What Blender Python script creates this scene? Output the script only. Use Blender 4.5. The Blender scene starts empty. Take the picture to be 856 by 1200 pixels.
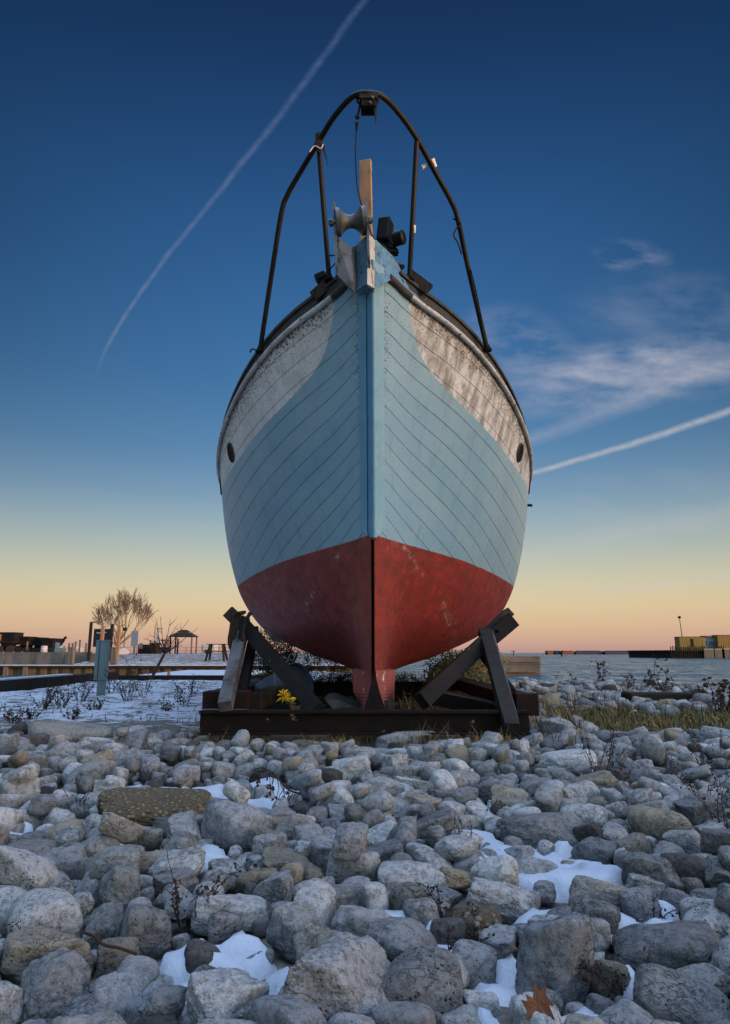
import bpy, bmesh, math, random
import numpy as np
from mathutils import Vector, Matrix
R = math.radians
scn = bpy.context.scene
C = scn.collection
rnd = random.Random(7)

# ------------------------------------------------------------------ camera
EYE = 0.85
FPX = 800.0                       # focal length in pixels of an 856 x 1200 frame
TILT = math.atan(165 / 800)
cam = bpy.data.cameras.new('camera'); cam_o = bpy.data.objects.new('camera', cam); C.objects.link(cam_o)
cam.sensor_fit = 'VERTICAL'; cam.sensor_height = 36.0; cam.sensor_width = 36.0; cam.lens = 36.0 * FPX / 1200
cam.clip_start = 0.05; cam.clip_end = 20000
cam_o.location = (0, 0, EYE); cam_o.rotation_euler = (R(90) + TILT, 0, 0)
scn.camera = cam_o

# ------------------------------------------------------------------ light
SUN_AZ = 112.0                    # degrees clockwise from +Y (behind the viewer, to the right)
SUN_EL = 3.5
D = Vector((math.sin(R(SUN_AZ)) * math.cos(R(SUN_EL)), math.cos(R(SUN_AZ)) * math.cos(R(SUN_EL)), math.sin(R(SUN_EL))))
sun = bpy.data.lights.new('sun', 'SUN'); sun.energy = 0.45; sun.angle = R(0.5); sun.color = (1.0, 0.56, 0.26)
sun_o = bpy.data.objects.new('sun', sun); C.objects.link(sun_o)
sun_o.rotation_euler = D.to_track_quat('Z', 'Y').to_euler()
SKY_STRENGTH = 0.125
ZENITH_FILL = 0.52  # strength of the fill glow added to the sky above the frame
EXPO = 2.7                        # the photograph is exposed for dusk

scn.view_settings.view_transform = 'Standard'; scn.view_settings.look = 'None'
scn.view_settings.exposure = EXPO; scn.view_settings.gamma = 1.0
try: scn.view_settings.use_curve_mapping = False
except Exception: pass

def lin(r, g, b):
    return tuple(((c / 255) / 12.92 if c / 255 <= .04045 else ((c / 255 + .055) / 1.055) ** 2.4) for c in (r, g, b))

def ray(x, y):
    u = x - 428; v = 600 - y; c, s = math.cos(TILT), math.sin(TILT)
    return Vector((u, FPX * c - v * s, FPX * s + v * c))
def at(x, y, Y):                  # world point at distance Y along the ground
    r = ray(x, y); return Vector((0, 0, EYE)) + r * (Y / r.y)
def atz(x, y, z):                 # world point on the level z
    r = ray(x, y); return Vector((0, 0, EYE)) + r * ((z - EYE) / r.z)

class G:
    """tiny helper for writing shader maths"""
    def __init__(s, nt): s.nt = nt
    def n(s, t, **k):
        o = s.nt.nodes.new(t)
        for a, b in k.items(): setattr(o, a, b)
        return o
    def l(s, a, b): s.nt.links.new(a, b)
    def put(s, sock, v):
        if v is None: return
        if isinstance(v, bpy.types.NodeSocket): s.l(v, sock)
        elif isinstance(v, (tuple, list)) and sock.type == 'RGBA' and len(v) == 3: sock.default_value = (*v, 1)
        else: sock.default_value = v
    def m(s, op, a, b=None, c=None, clamp=False):
        o = s.n('ShaderNodeMath', operation=op); o.use_clamp = clamp
        s.put(o.inputs[0], a); s.put(o.inputs[1], b); s.put(o.inputs[2], c); return o.outputs[0]
    def mr(s, v, a, b, c=0., d=1., smooth=False):
        o = s.n('ShaderNodeMapRange'); o.clamp = True
        if smooth: o.interpolation_type = 'SMOOTHSTEP'
        for i, q in enumerate((v, a, b, c, d)): s.put(o.inputs[i], q)
        return o.outputs[0]
    def mix(s, f, a, b, mode='MIX'):
        o = s.n('ShaderNodeMix', data_type='RGBA', blend_type=mode)
        s.put(o.inputs[0], f); s.put(o.inputs[6], a); s.put(o.inputs[7], b); return o.outputs[2]
    def noise(s, vec, scale, detail=4, rough=.55, dist=0.):
        o = s.n('ShaderNodeTexNoise'); s.put(o.inputs['Vector'], vec)
        s.put(o.inputs['Scale'], scale); s.put(o.inputs['Detail'], detail); s.put(o.inputs['Roughness'], rough); s.put(o.inputs['Distortion'], dist)
        return o.outputs[0]
    def voro(s, vec, scale, feature='F1'):
        o = s.n('ShaderNodeTexVoronoi', feature=feature); s.put(o.inputs['Vector'], vec); s.put(o.inputs['Scale'], scale); return o.outputs[0]
    def xyz(s, v):
        o = s.n('ShaderNodeSeparateXYZ'); s.put(o.inputs[0], v); return o.outputs
    def comb(s, x, y, z):
        o = s.n('ShaderNodeCombineXYZ'); s.put(o.inputs[0], x); s.put(o.inputs[1], y); s.put(o.inputs[2], z); return o.outputs[0]
    def mapping(s, v, scale=(1, 1, 1), rot=(0, 0, 0), loc=(0, 0, 0)):
        o = s.n('ShaderNodeMapping'); s.put(o.inputs[0], v); o.inputs['Scale'].default_value = scale
        o.inputs['Rotation'].default_value = rot; o.inputs['Location'].default_value = loc; return o.outputs[0]
    def bump(s, h, strength=.3, dist=.01, normal=None):
        o = s.n('ShaderNodeBump'); s.put(o.inputs['Height'], h); o.inputs['Strength'].default_value = strength
        o.inputs['Distance'].default_value = dist; s.put(o.inputs['Normal'], normal); return o.outputs[0]

# ------------------------------------------------------------------ sky
world = bpy.data.worlds.new('World'); scn.world = world; world.use_nodes = True
nt = world.node_tree; nt.nodes.clear(); g = G(nt)
dirv = g.n('ShaderNodeTexCoord').outputs['Generated']
dx, dy, dz = g.xyz(dirv)
sky = g.n('ShaderNodeTexSky', sky_type='NISHITA'); sky.sun_disc = False
sky.sun_elevation = R(SUN_EL); sky.sun_rotation = R(SUN_AZ); sky.air_density = 1.2; sky.dust_density = 1.0; sky.ozone_density = 2.0
def elz(y): r = ray(300, y); return r.z / r.length
stops = [(772, (165, 135, 140)), (762, (192, 152, 142)), (750, (208, 168, 146)), (732, (220, 187, 150)), (710, (222, 200, 160)), (690, (214, 204, 172)), (668, (199, 199, 178)), (645, (180, 191, 184)),
         (615, (154, 178, 188)), (580, (124, 158, 186)), (530, (92, 138, 178)), (450, (68, 117, 167)), (350, (54, 103, 155)), (230, (41, 84, 134)), (110, (29, 64, 108)), (0, (23, 50, 88)), (-150, (18, 40, 72))]
ramp = g.n('ShaderNodeValToRGB'); cr = ramp.color_ramp
zmax = elz(-150) * 1.0
for i, (y, c) in enumerate(stops):
    p = max(0, min(1, (elz(y) + .02) / (zmax + .02)))
    e = cr.elements[i] if i < 2 else cr.elements.new(p)
    e.position = p; e.color = (*lin(*c), 1)
cr.interpolation = 'B_SPLINE'
g.l(g.mr(dz, -.02, zmax), ramp.inputs[0])
# sky darkened towards the sides, a lens vignette put into its colour
fall = g.m('MULTIPLY', g.m('MULTIPLY', dx, dx), g.mr(dz, .05, .5, .15, 1.9))
fall = g.m('MAXIMUM', g.m('SUBTRACT', 1.0, fall), .55)
front = g.mix(1.0, ramp.outputs[0], g.comb(fall, fall, fall), 'MULTIPLY')
# vapour trails and cirrus, in the tangent plane of the northern sky
ys = g.m('MAXIMUM', dy, .05)
p = g.m('DIVIDE', dx, ys); q = g.m('DIVIDE', dz, ys)
def pq(x, y): r = ray(x, y); return r.x / r.y, r.z / r.y
pqv = g.comb(p, q, 0)
wob = g.noise(g.mapping(pqv, (1, 1, 1)), 9, 3)
fine = g.noise(pqv, 55, 4, .65)
t1 = [pq(*a) for a in ((445, -25), (430, 0), (391, 53), (346, 106), (311, 155), (266, 213), (226, 271), (187, 311), (147, 364), (129, 399), (119, 430))]
co = np.polyfit([a[1] for a in t1], [a[0] for a in t1], 4)
acc = float(co[0])
for k in co[1:]: acc = g.m('ADD', g.m('MULTIPLY', q, acc), float(k))
acc = g.m('ADD', acc, g.m('MULTIPLY', g.m('SUBTRACT', wob, .5), .012))
d1 = g.m('ABSOLUTE', g.m('SUBTRACT', p, acc))
w1 = g.mr(q, t1[-1][1], t1[4][1], .0045, .011)
c1 = g.m('MULTIPLY', g.m('SUBTRACT', 1, g.m('DIVIDE', d1, w1), clamp=True), g.mr(q, t1[-1][1] - .02, t1[-1][1] + .05))
c1 = g.m('MULTIPLY', g.m('MULTIPLY', c1, g.mr(fine, .3, .7, .35, 1.1)), .21)
def band(pts, wa, wb, gain):
    P = [pq(*a) for a in pts]
    c = np.polyfit([a[0] for a in P], [a[1] for a in P], 2)
    e = g.m('ADD', g.m('MULTIPLY', g.m('ADD', g.m('MULTIPLY', p, float(c[0])), float(c[1])), p), float(c[2]))
    e = g.m('ADD', e, g.m('MULTIPLY', g.m('SUBTRACT', wob, .5), .008))
    d_ = g.m('ABSOLUTE', g.m('SUBTRACT', q, e))
    w_ = g.mr(p, P[0][0], P[-1][0], wa, wb)
    f_ = g.m('SUBTRACT', 1, g.m('DIVIDE', d_, w_), clamp=True)
    f_ = g.m('MULTIPLY', f_, g.mr(p, P[0][0] - .12, P[0][0] + .03, 0, 1))
    return g.m('MULTIPLY', g.m('MULTIPLY', f_, g.mr(fine, .25, .7, .6, 1.1)), gain)
c2 = band([(590, 562), (640, 550), (740, 520), (856, 481), (950, 445)], .005, .010, .62)
c3 = band([(600, 522), (640, 508), (720, 478), (800, 445), (880, 410)], .014, .035, .22)
c5 = band([(620, 655), (700, 632), (780, 616), (900, 600)], .022, .03, .16)
c6 = band([(660, 700), (700, 694), (770, 686), (800, 682)], .006, .01, .22)
def ell(x, y, w, h, rot=0):
    a, b = pq(x, y); sc = 1 / 800 / .8
    v = g.mapping(g.comb(g.m('SUBTRACT', p, a), g.m('SUBTRACT', q, b), 0), (1, 1, 1), (0, 0, R(rot)))
    X_, Y_, _z = g.xyz(v)
    r2 = g.m('ADD', g.m('POWER', g.m('ABSOLUTE', g.m('DIVIDE', X_, w * sc)), 2), g.m('POWER', g.m('ABSOLUTE', g.m('DIVIDE', Y_, h * sc)), 2))
    return g.mr(r2, 0, 1, 1, 0, True)
n1 = g.noise(g.mapping(pqv, (1, 2.3, 1), (0, 0, R(-20))), 7, 9, .62, .15)
n2 = g.noise(g.mapping(pqv, (1, 3.0, 1), (0, 0, R(-24))), 11, 9, .62, .15)
cl = g.m('MULTIPLY', g.m('MAXIMUM', g.m('MAXIMUM', ell(612, 405, 75, 50, 25), ell(770, 422, 150, 38, -12)), g.m('MULTIPLY', ell(790, 365, 130, 55), .5)), g.mr(n1, .38, .74, 0, 1))
cl = g.m('ADD', g.m('MULTIPLY', cl, .42), g.m('MULTIPLY', g.m('MULTIPLY', ell(740, 300, 50, 24, 5), g.mr(n2, .42, .72)), .3))
cl = g.m('ADD', cl, g.m('MULTIPLY', g.m('MULTIPLY', ell(730, 440, 190, 45, -8), g.mr(n2, .35, .7)), .4))
cl = g.m('ADD', cl, g.m('MULTIPLY', g.m('MULTIPLY', ell(760, 600, 160, 55, -5), g.mr(n1, .4, .7)), .12))
allc = g.m('ADD', g.m('ADD', g.m('ADD', c1, c2), g.m('ADD', c3, cl)), g.m('ADD', c5, c6), clamp=True)
allc = g.m('MULTIPLY', allc, g.mr(dy, .1, .3))
ccol = g.mix(g.mr(dz, .3, .75), lin(200, 196, 202), lin(125, 152, 200))
front = g.mix(allc, front, ccol)
front = g.mix(1.0, front, (2.0 ** -EXPO,) * 3, 'MULTIPLY')
back = g.mix(1.0, sky.outputs[0], (SKY_STRENGTH, SKY_STRENGTH, SKY_STRENGTH), 'MULTIPLY')
back = g.mix(1.0, back, (.98, 1.0, 1.12), 'MULTIPLY')
side = g.mr(dx, -.9, .8, .42, 1.75)      # the sky is brighter on the sunset side
back = g.mix(1.0, back, g.comb(g.m('POWER', side, 1.12), side, g.m('POWER', side, .9)), 'MULTIPLY')
blend = g.mr(dy, -.22, .25, 0, 1, True)
# fill glow added above the frame to brighten upward faces
zenith_mask = g.mr(dz, .80, .97, 0, 1, True)
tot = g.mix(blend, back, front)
tot = g.mix(1.0, tot, g.mix(zenith_mask, (0, 0, 0), tuple(k * ZENITH_FILL for k in (.72, .90, 1.25))), 'ADD')
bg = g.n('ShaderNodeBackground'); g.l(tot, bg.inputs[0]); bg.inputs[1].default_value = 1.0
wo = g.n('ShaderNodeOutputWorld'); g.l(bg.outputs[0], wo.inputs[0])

# ------------------------------------------------------------------ materials
def new_mat(name):
    m = bpy.data.materials.new(name); m.use_nodes = True; m.node_tree.nodes.clear()
    gg = G(m.node_tree); b = gg.n('ShaderNodeBsdfPrincipled'); o = gg.n('ShaderNodeOutputMaterial'); gg.l(b.outputs[0], o.inputs[0])
    return m, gg, b
def surf(name, col, col2=None, rough=.8, scale=6., bump=.25, bdist=.01, metal=0., spots=None, spot_scale=30., spot_amt=.5, stretch=(1, 1, 1), spec=.4):
    m, gg, b = new_mat(name)
    v = gg.mapping(gg.n('ShaderNodeTexCoord').outputs['Object'], stretch)
    n = gg.noise(v, scale, 7, .62)
    c = gg.mix(gg.mr(n, .32, .68), col, col2 or tuple(k * .6 for k in col))
    if spots:
        n2_ = gg.noise(v, spot_scale, 5, .65)
        c = gg.mix(gg.mr(n2_, 1 - spot_amt, 1 - spot_amt + .06), c, spots)
    gg.put(b.inputs['Base Color'], c); b.inputs['Roughness'].default_value = rough; b.inputs['Metallic'].default_value = metal
    b.inputs['Specular IOR Level'].default_value = spec
    gg.put(b.inputs['Normal'], gg.bump(gg.noise(v, scale * 6, 5, .6), bump, bdist))
    return m
M = {}
M['rusty'] = surf('rusty_steel', (.010, .007, .006), (.005, .004, .004), .75, 5, .5, .01, .0, (.32, .24, .18), 9, .33, spec=.12)
M['cradle_red'] = surf('cradle_oxide', (.022, .009, .008), (.010, .006, .006), .8, 4, .4, .01, 0, (.12, .06, .045), 10, .32, spec=.12)
M['cradle_dark'] = surf('cradle_steel', (.014, .012, .012), (.007, .006, .006), .65, 4, .4, .01, 0, (.1, .06, .04), 12, .35, spec=.12)
M['leg_pale'] = surf('weathered_leg', (.10, .11, .125), (.035, .032, .03), .7, 5, .4, .01, 0, (.04, .025, .02), 8, .45, (1, 1, .3))
M['leg_grey'] = surf('grey_leg', (.028, .028, .029), (.016, .015, .015), .7, 5, .4, .01, 0, (.03, .02, .018), 8, .45, (1, 1, .3), spec=.12)
M['old_wood'] = surf('old_wood', (.06, .046, .036), (.022, .018, .015), .9, 5, .6, .01, 0, None, 1, 0, (6, 1, 1), spec=.12)
M['black_pipe'] = surf('dark_pipe', (.008, .009, .009), (.016, .015, .013), .5, 8, .2, .003, 0, (.04, .028, .018), 22, .34, spec=.12)
M['black_plastic'] = surf('black_plastic', (.003, .0035, .005), (.006, .006, .007), .45, 8, .1, .002, spec=.12)
M['rope'] = surf('dark_rope', (.012, .011, .010), (.03, .025, .02), .9, 40, .5, .004, spec=.12)
M['rag'] = surf('pale_rag', (.6, .62, .62), (.4, .4, .4), .8, 20, .5, .006)
M['galv'] = surf('worn_galvanised', (.10, .105, .115), (.035, .035, .038), .5, 9, .3, .004, .3, (.03, .028, .025), 26, .38)
M['plank'] = surf('fresh_pine', (.36, .22, .11), (.18, .10, .05), .8, 5, .4, .005, 0, (.06, .035, .02), 14, .34, (5, 5, .5))
M['glass'] = surf('port_glass', (.003, .003, .004), (.004, .004, .005), .7, 3, .02, spec=.1)
M['deck'] = surf('deck_boards', (.09, .08, .07), (.05, .045, .04), .85, 5, .3)
M['soil'] = None
M['concrete'] = surf('concrete', (.12, .115, .105), (.065, .062, .058), .9, 1.2, .4, .02, 0, (.05, .05, .045), 3, .38)
M['sheetpile'] = surf('rust_sheet_pile', (.12, .085, .05), (.05, .038, .028), .85, 1.0, .4, .02, 0, (.25, .2, .12), 2.4, .3, (1, 1, .3))
M['darkwood'] = surf('dark_timber', (.022, .019, .017), (.011, .010, .009), .9, 2, .5, .02, spec=.12)
M['pile_grey'] = surf('grey_timber', (.12, .11, .10), (.05, .045, .04), .9, 2, .5, .02, 0, None, 1, 0, (3, 3, .4))
M['orangewood'] = surf('new_orange_timber', (.27, .15, .08), (.19, .10, .055), .8, 2, .3)
M['teal'] = surf('teal_steel', (.10, .17, .19), (.065, .115, .13), .5, 2.2, .15, .004, 0, (.03, .035, .035), 12, .34)
M['snow'] = None
M['white'] = surf('chalky_white', (.7, .7, .7), (.5, .5, .5), .6, 2, .1)
M['dim_white'] = surf('dim_panel', (.35, .36, .38), (.25, .26, .28), .6, 2, .1)
M['vehicle_dark'] = surf('dark_vehicle_paint', (.012, .011, .013), (.006, .006, .007), .7, 1.5, .2, .02, 0, (.05, .03, .022), 3, .34, spec=.12)
M['tyre'] = surf('tyre_rubber', (.012, .012, .012), (.02, .02, .02), .9, 4, .2)
M['roof_dark'] = surf('dark_shingle', (.025, .02, .02), (.015, .013, .013), .9, 4, .3, spec=.12)
M['navy'] = surf('navy_panel', (.012, .017, .035), (.008, .01, .02), .5, 3, .1, spec=.12)
M['yellow_box'] = surf('yellow_container', (.19, .135, .02), (.13, .09, .018), .6, .5, .2, .02)
M['blue_box'] = surf('pale_blue_container', (.12, .17, .24), (.09, .13, .18), .6, .5, .2)
M['blue_hull'] = surf('blue_barge', (.008, .018, .06), (.006, .014, .04), .6, .2, .2)
M['orange_hull'] = surf('rust_red_barge', (.15, .045, .028), (.10, .03, .02), .6, .1, .2)
M['letters'] = surf('black_letters', (.02, .02, .025), None, .6, 4, 0)
M['bark'] = surf('pale_bark', (.16, .12, .095), (.08, .06, .05), .9, 6, .4)
M['darkbark'] = surf('dark_bark', (.03, .022, .018), (.015, .012, .01), .9, 6, .4)
M['dry_stem'] = surf('dry_stem', (.028, .014, .011), (.014, .008, .007), .9, 20, .2)
M['tan_stem'] = surf('tan_stem', (.16, .10, .05), (.09, .055, .03), .9, 20, .2)
M['brown_leaf'] = surf('withered_leaf', (.035, .014, .011), (.014, .009, .008), .8, 30, .3)
M['maple_leaf'] = surf('rust_leaf', (.16, .055, .022), (.07, .025, .012), .8, 20, .3)
M['yellow_leaf'] = surf('yellow_leaf', (.95, .62, .02), (.85, .5, .02), .7, 20, .2)
M['dry_grass'] = surf('straw_grass', (.30, .20, .075), (.15, .10, .04), .9, 12, .1)
M['green_grass'] = surf('olive_grass', (.07, .08, .025), (.035, .04, .016), .9, 3, .1, .01, 0, (.15, .11, .04), 6, .4)
M['evergreen'] = surf('evergreen_leaf', (.035, .06, .02), (.016, .03, .012), .8, 3, .1)
M['tarp'] = surf('blue_tarp', (.05, .07, .095), (.025, .035, .05), .5, 3, .2)
M['berry'] = surf('red_berry', (.3, .02, .015), None, .5, 4, 0)

def rock_mat(name, a, b, dark, speck=.5, pebbly=False):
    m, gg, bs = new_mat(name)
    tc = gg.n('ShaderNodeNewGeometry').outputs['Position']
    oi = gg.n('ShaderNodeObjectInfo').outputs['Random']
    at_ = gg.n('ShaderNodeAttribute'); at_.attribute_name = 'tone'; tone = at_.outputs['Fac']
    rv = gg.m('ADD', oi, tone)
    v = gg.n('ShaderNodeVectorMath', operation='ADD'); gg.l(tc, v.inputs[0]); gg.l(gg.comb(gg.m('MULTIPLY', rv, 37), gg.m('MULTIPLY', rv, 91), rv), v.inputs[1]); v = v.outputs[0]
    n_lo = gg.noise(v, 11, 5, .65, .5); n_mid = gg.noise(v, 42, 8, .72, .3); n_hi = gg.noise(v, 260, 4, .7)
    c = gg.mix(gg.mr(n_lo, .32, .68), a, b)
    c = gg.mix(gg.mr(n_mid, .46, .62, 0, .85), c, tuple(k * .38 for k in a))
    c = gg.mix(gg.mr(n_hi, .50, .68, 0, .6), c, tuple(min(1, k * 1.9) for k in a))
    # veins and cracks
    vn = gg.noise(gg.mapping(v, (1, 1, 2.4), (.5, .3, 0)), 13, 6, .65, 1.4)
    vein = gg.m('ABSOLUTE', gg.m('SUBTRACT', vn, .5))
    vm = gg.mr(gg.noise(v, 5, 2), .52, .62)
    c = gg.mix(gg.m('MULTIPLY', gg.mr(vein, .0, .022, .6, 0), vm), c, dark)
    pit = gg.voro(v, 78)
    pitm = gg.m('MULTIPLY', gg.mr(pit, .12, .34, 1, 0), gg.mr(gg.noise(v, 14, 3), .46, .6, 0, 1))
    c = gg.mix(gg.m('MULTIPLY', pitm, speck), c, dark)
    hsv = gg.n('ShaderNodeHueSaturation'); gg.l(c, hsv.inputs['Color'])
    gg.put(hsv.inputs['Value'], gg.m('ADD', .56, gg.m('MULTIPLY', gg.m('FRACT', gg.m('MULTIPLY', rv, 7.13)), .62)))
    gg.put(hsv.inputs['Saturation'], gg.m('ADD', .35, gg.m('MULTIPLY', gg.m('FRACT', gg.m('MULTIPLY', rv, 17.3)), .9)))
    gg.put(bs.inputs['Base Color'], hsv.outputs[0]); bs.inputs['Roughness'].default_value = .86; bs.inputs['Specular IOR Level'].default_value = .25
    h = gg.m('ADD', gg.m('MULTIPLY', n_mid, .7), gg.m('MULTIPLY', n_hi, .3))
    h = gg.m('SUBTRACT', h, gg.m('MULTIPLY', pitm, .7 * speck)); h = gg.m('SUBTRACT', h, gg.m('MULTIPLY', gg.mr(vein, 0, .03, .28, 0), vm))
    if pebbly:
        pb = gg.voro(v, 34); h = gg.m('ADD', h, gg.mr(pb, 0, .6, 1.6, 0))
        c2_ = gg.mix(gg.mr(pb, .18, .42), hsv.outputs[0], tuple(k * .35 for k in a)); gg.put(bs.inputs['Base Color'], c2_)
    gg.put(bs.inputs['Normal'], gg.bump(h, 1.0, .016))
    return m
RM = {
 'grey': rock_mat('grey_limestone', (0.200, 0.201, 0.207), (0.296, 0.296, 0.300), (0.037, 0.037, 0.037)),
 'pale': rock_mat('pale_limestone', (0.296, 0.296, 0.300), (0.400, 0.400, 0.396), (0.074, 0.070, 0.067), .4),
 'bluish': rock_mat('blue_grey_stone', (0.178, 0.189, 0.207), (0.259, 0.266, 0.281), (0.030, 0.033, 0.037), .35),
 'tan': rock_mat('tan_stone', (0.252, 0.211, 0.155), (0.200, 0.181, 0.148), (0.044, 0.033, 0.022), .55),
 'dark': rock_mat('dark_stone', (0.063, 0.059, 0.059), (0.104, 0.092, 0.085), (0.015, 0.015, 0.015), .6),
 'pitted': rock_mat('pitted_limestone', (0.244, 0.248, 0.252), (0.318, 0.318, 0.318), (0.022, 0.022, 0.022), 1.0),
 'pebbly': rock_mat('pebbly_conglomerate', (0.252, 0.200, 0.126), (0.192, 0.155, 0.104), (0.037, 0.030, 0.022), .5, True),
}
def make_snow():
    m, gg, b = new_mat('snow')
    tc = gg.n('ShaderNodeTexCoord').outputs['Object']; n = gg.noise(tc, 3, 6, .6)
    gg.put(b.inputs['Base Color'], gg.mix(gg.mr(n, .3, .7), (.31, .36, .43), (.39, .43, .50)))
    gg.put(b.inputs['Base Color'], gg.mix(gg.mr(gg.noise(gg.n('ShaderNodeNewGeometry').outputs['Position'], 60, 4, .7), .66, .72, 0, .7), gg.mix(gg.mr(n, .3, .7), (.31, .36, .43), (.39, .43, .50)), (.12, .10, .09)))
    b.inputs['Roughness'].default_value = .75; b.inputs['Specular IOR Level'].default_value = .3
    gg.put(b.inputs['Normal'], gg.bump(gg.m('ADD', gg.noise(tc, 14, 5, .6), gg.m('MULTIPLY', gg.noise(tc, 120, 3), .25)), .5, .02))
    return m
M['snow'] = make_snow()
def make_ground():
    m, gg, b = new_mat('shore_soil')
    tc = gg.n('ShaderNodeTexCoord').outputs['Object']
    a1 = gg.n('ShaderNodeAttribute'); a1.attribute_name = 'snow'; sn = a1.outputs['Fac']
    n = gg.noise(tc, 2.2, 8, .7); n3 = gg.noise(tc, 11, 6, .7)
    soil = gg.mix(gg.mr(n3, .35, .65), (.05, .043, .036), (.12, .105, .09))
    grv = gg.voro(tc, 28); soil = gg.mix(gg.mr(grv, .1, .5, .6, 0), soil, (.2, .19, .18))
    k = gg.m('ADD', gg.m('MULTIPLY', n, .5), gg.m('MULTIPLY', n3, .5)); k = gg.m('ADD', .5, gg.m('MULTIPLY', gg.m('SUBTRACT', k, .5), 1.6))
    th = gg.m('SUBTRACT', .95, sn)
    sm = gg.mr(gg.m('SUBTRACT', k, th), -.02, .03)
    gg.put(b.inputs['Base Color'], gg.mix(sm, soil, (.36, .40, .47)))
    b.inputs['Roughness'].default_value = .9
    gg.put(b.inputs['Normal'], gg.bump(gg.m('ADD', gg.m('MULTIPLY', n3, .7), gg.m('MULTIPLY', sm, .5)), .6, .05))
    return m
M['soil'] = make_ground()
def make_water():
    m, gg, b = new_mat('harbour_water')
    tc = gg.n('ShaderNodeTexCoord').outputs['Object']
    b.inputs['Base Color'].default_value = (.03, .055, .075, 1); b.inputs['Roughness'].default_value = .22; b.inputs['IOR'].default_value = 1.33
    def ncol(sc, st):
        o = gg.n('ShaderNodeTexNoise'); gg.put(o.inputs['Vector'], gg.mapping(tc, st)); o.inputs['Scale'].default_value = sc; o.inputs['Detail'].default_value = 3; return o.outputs[1]
    x1, y1, _ = gg.xyz(ncol(1.6, (1, 1.8, 1))); x2, y2, _ = gg.xyz(ncol(.28, (1, 2.2, 1)))
    amp = gg.mr(gg.noise(gg.mapping(tc, (.02, .09, 1)), 1.0, 3), .35, .65, .55, 1.0)
    sx_ = gg.m('MULTIPLY', gg.m('ADD', gg.m('SUBTRACT', x1, .5), gg.m('MULTIPLY', gg.m('SUBTRACT', x2, .5), .5)), gg.m('MULTIPLY', amp, .9))
    sy_ = gg.m('MULTIPLY', gg.m('ADD', gg.m('SUBTRACT', y1, .5), gg.m('MULTIPLY', gg.m('SUBTRACT', y2, .5), .6)), gg.m('MULTIPLY', amp, 1.7))
    nv = gg.n('ShaderNodeVectorMath', operation='NORMALIZE'); gg.l(gg.comb(sx_, gg.m('SUBTRACT', sy_, .10), 1.0), nv.inputs[0])
    gg.put(b.inputs['Normal'], nv.outputs[0])
    return m
M['water'] = make_water()

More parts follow.
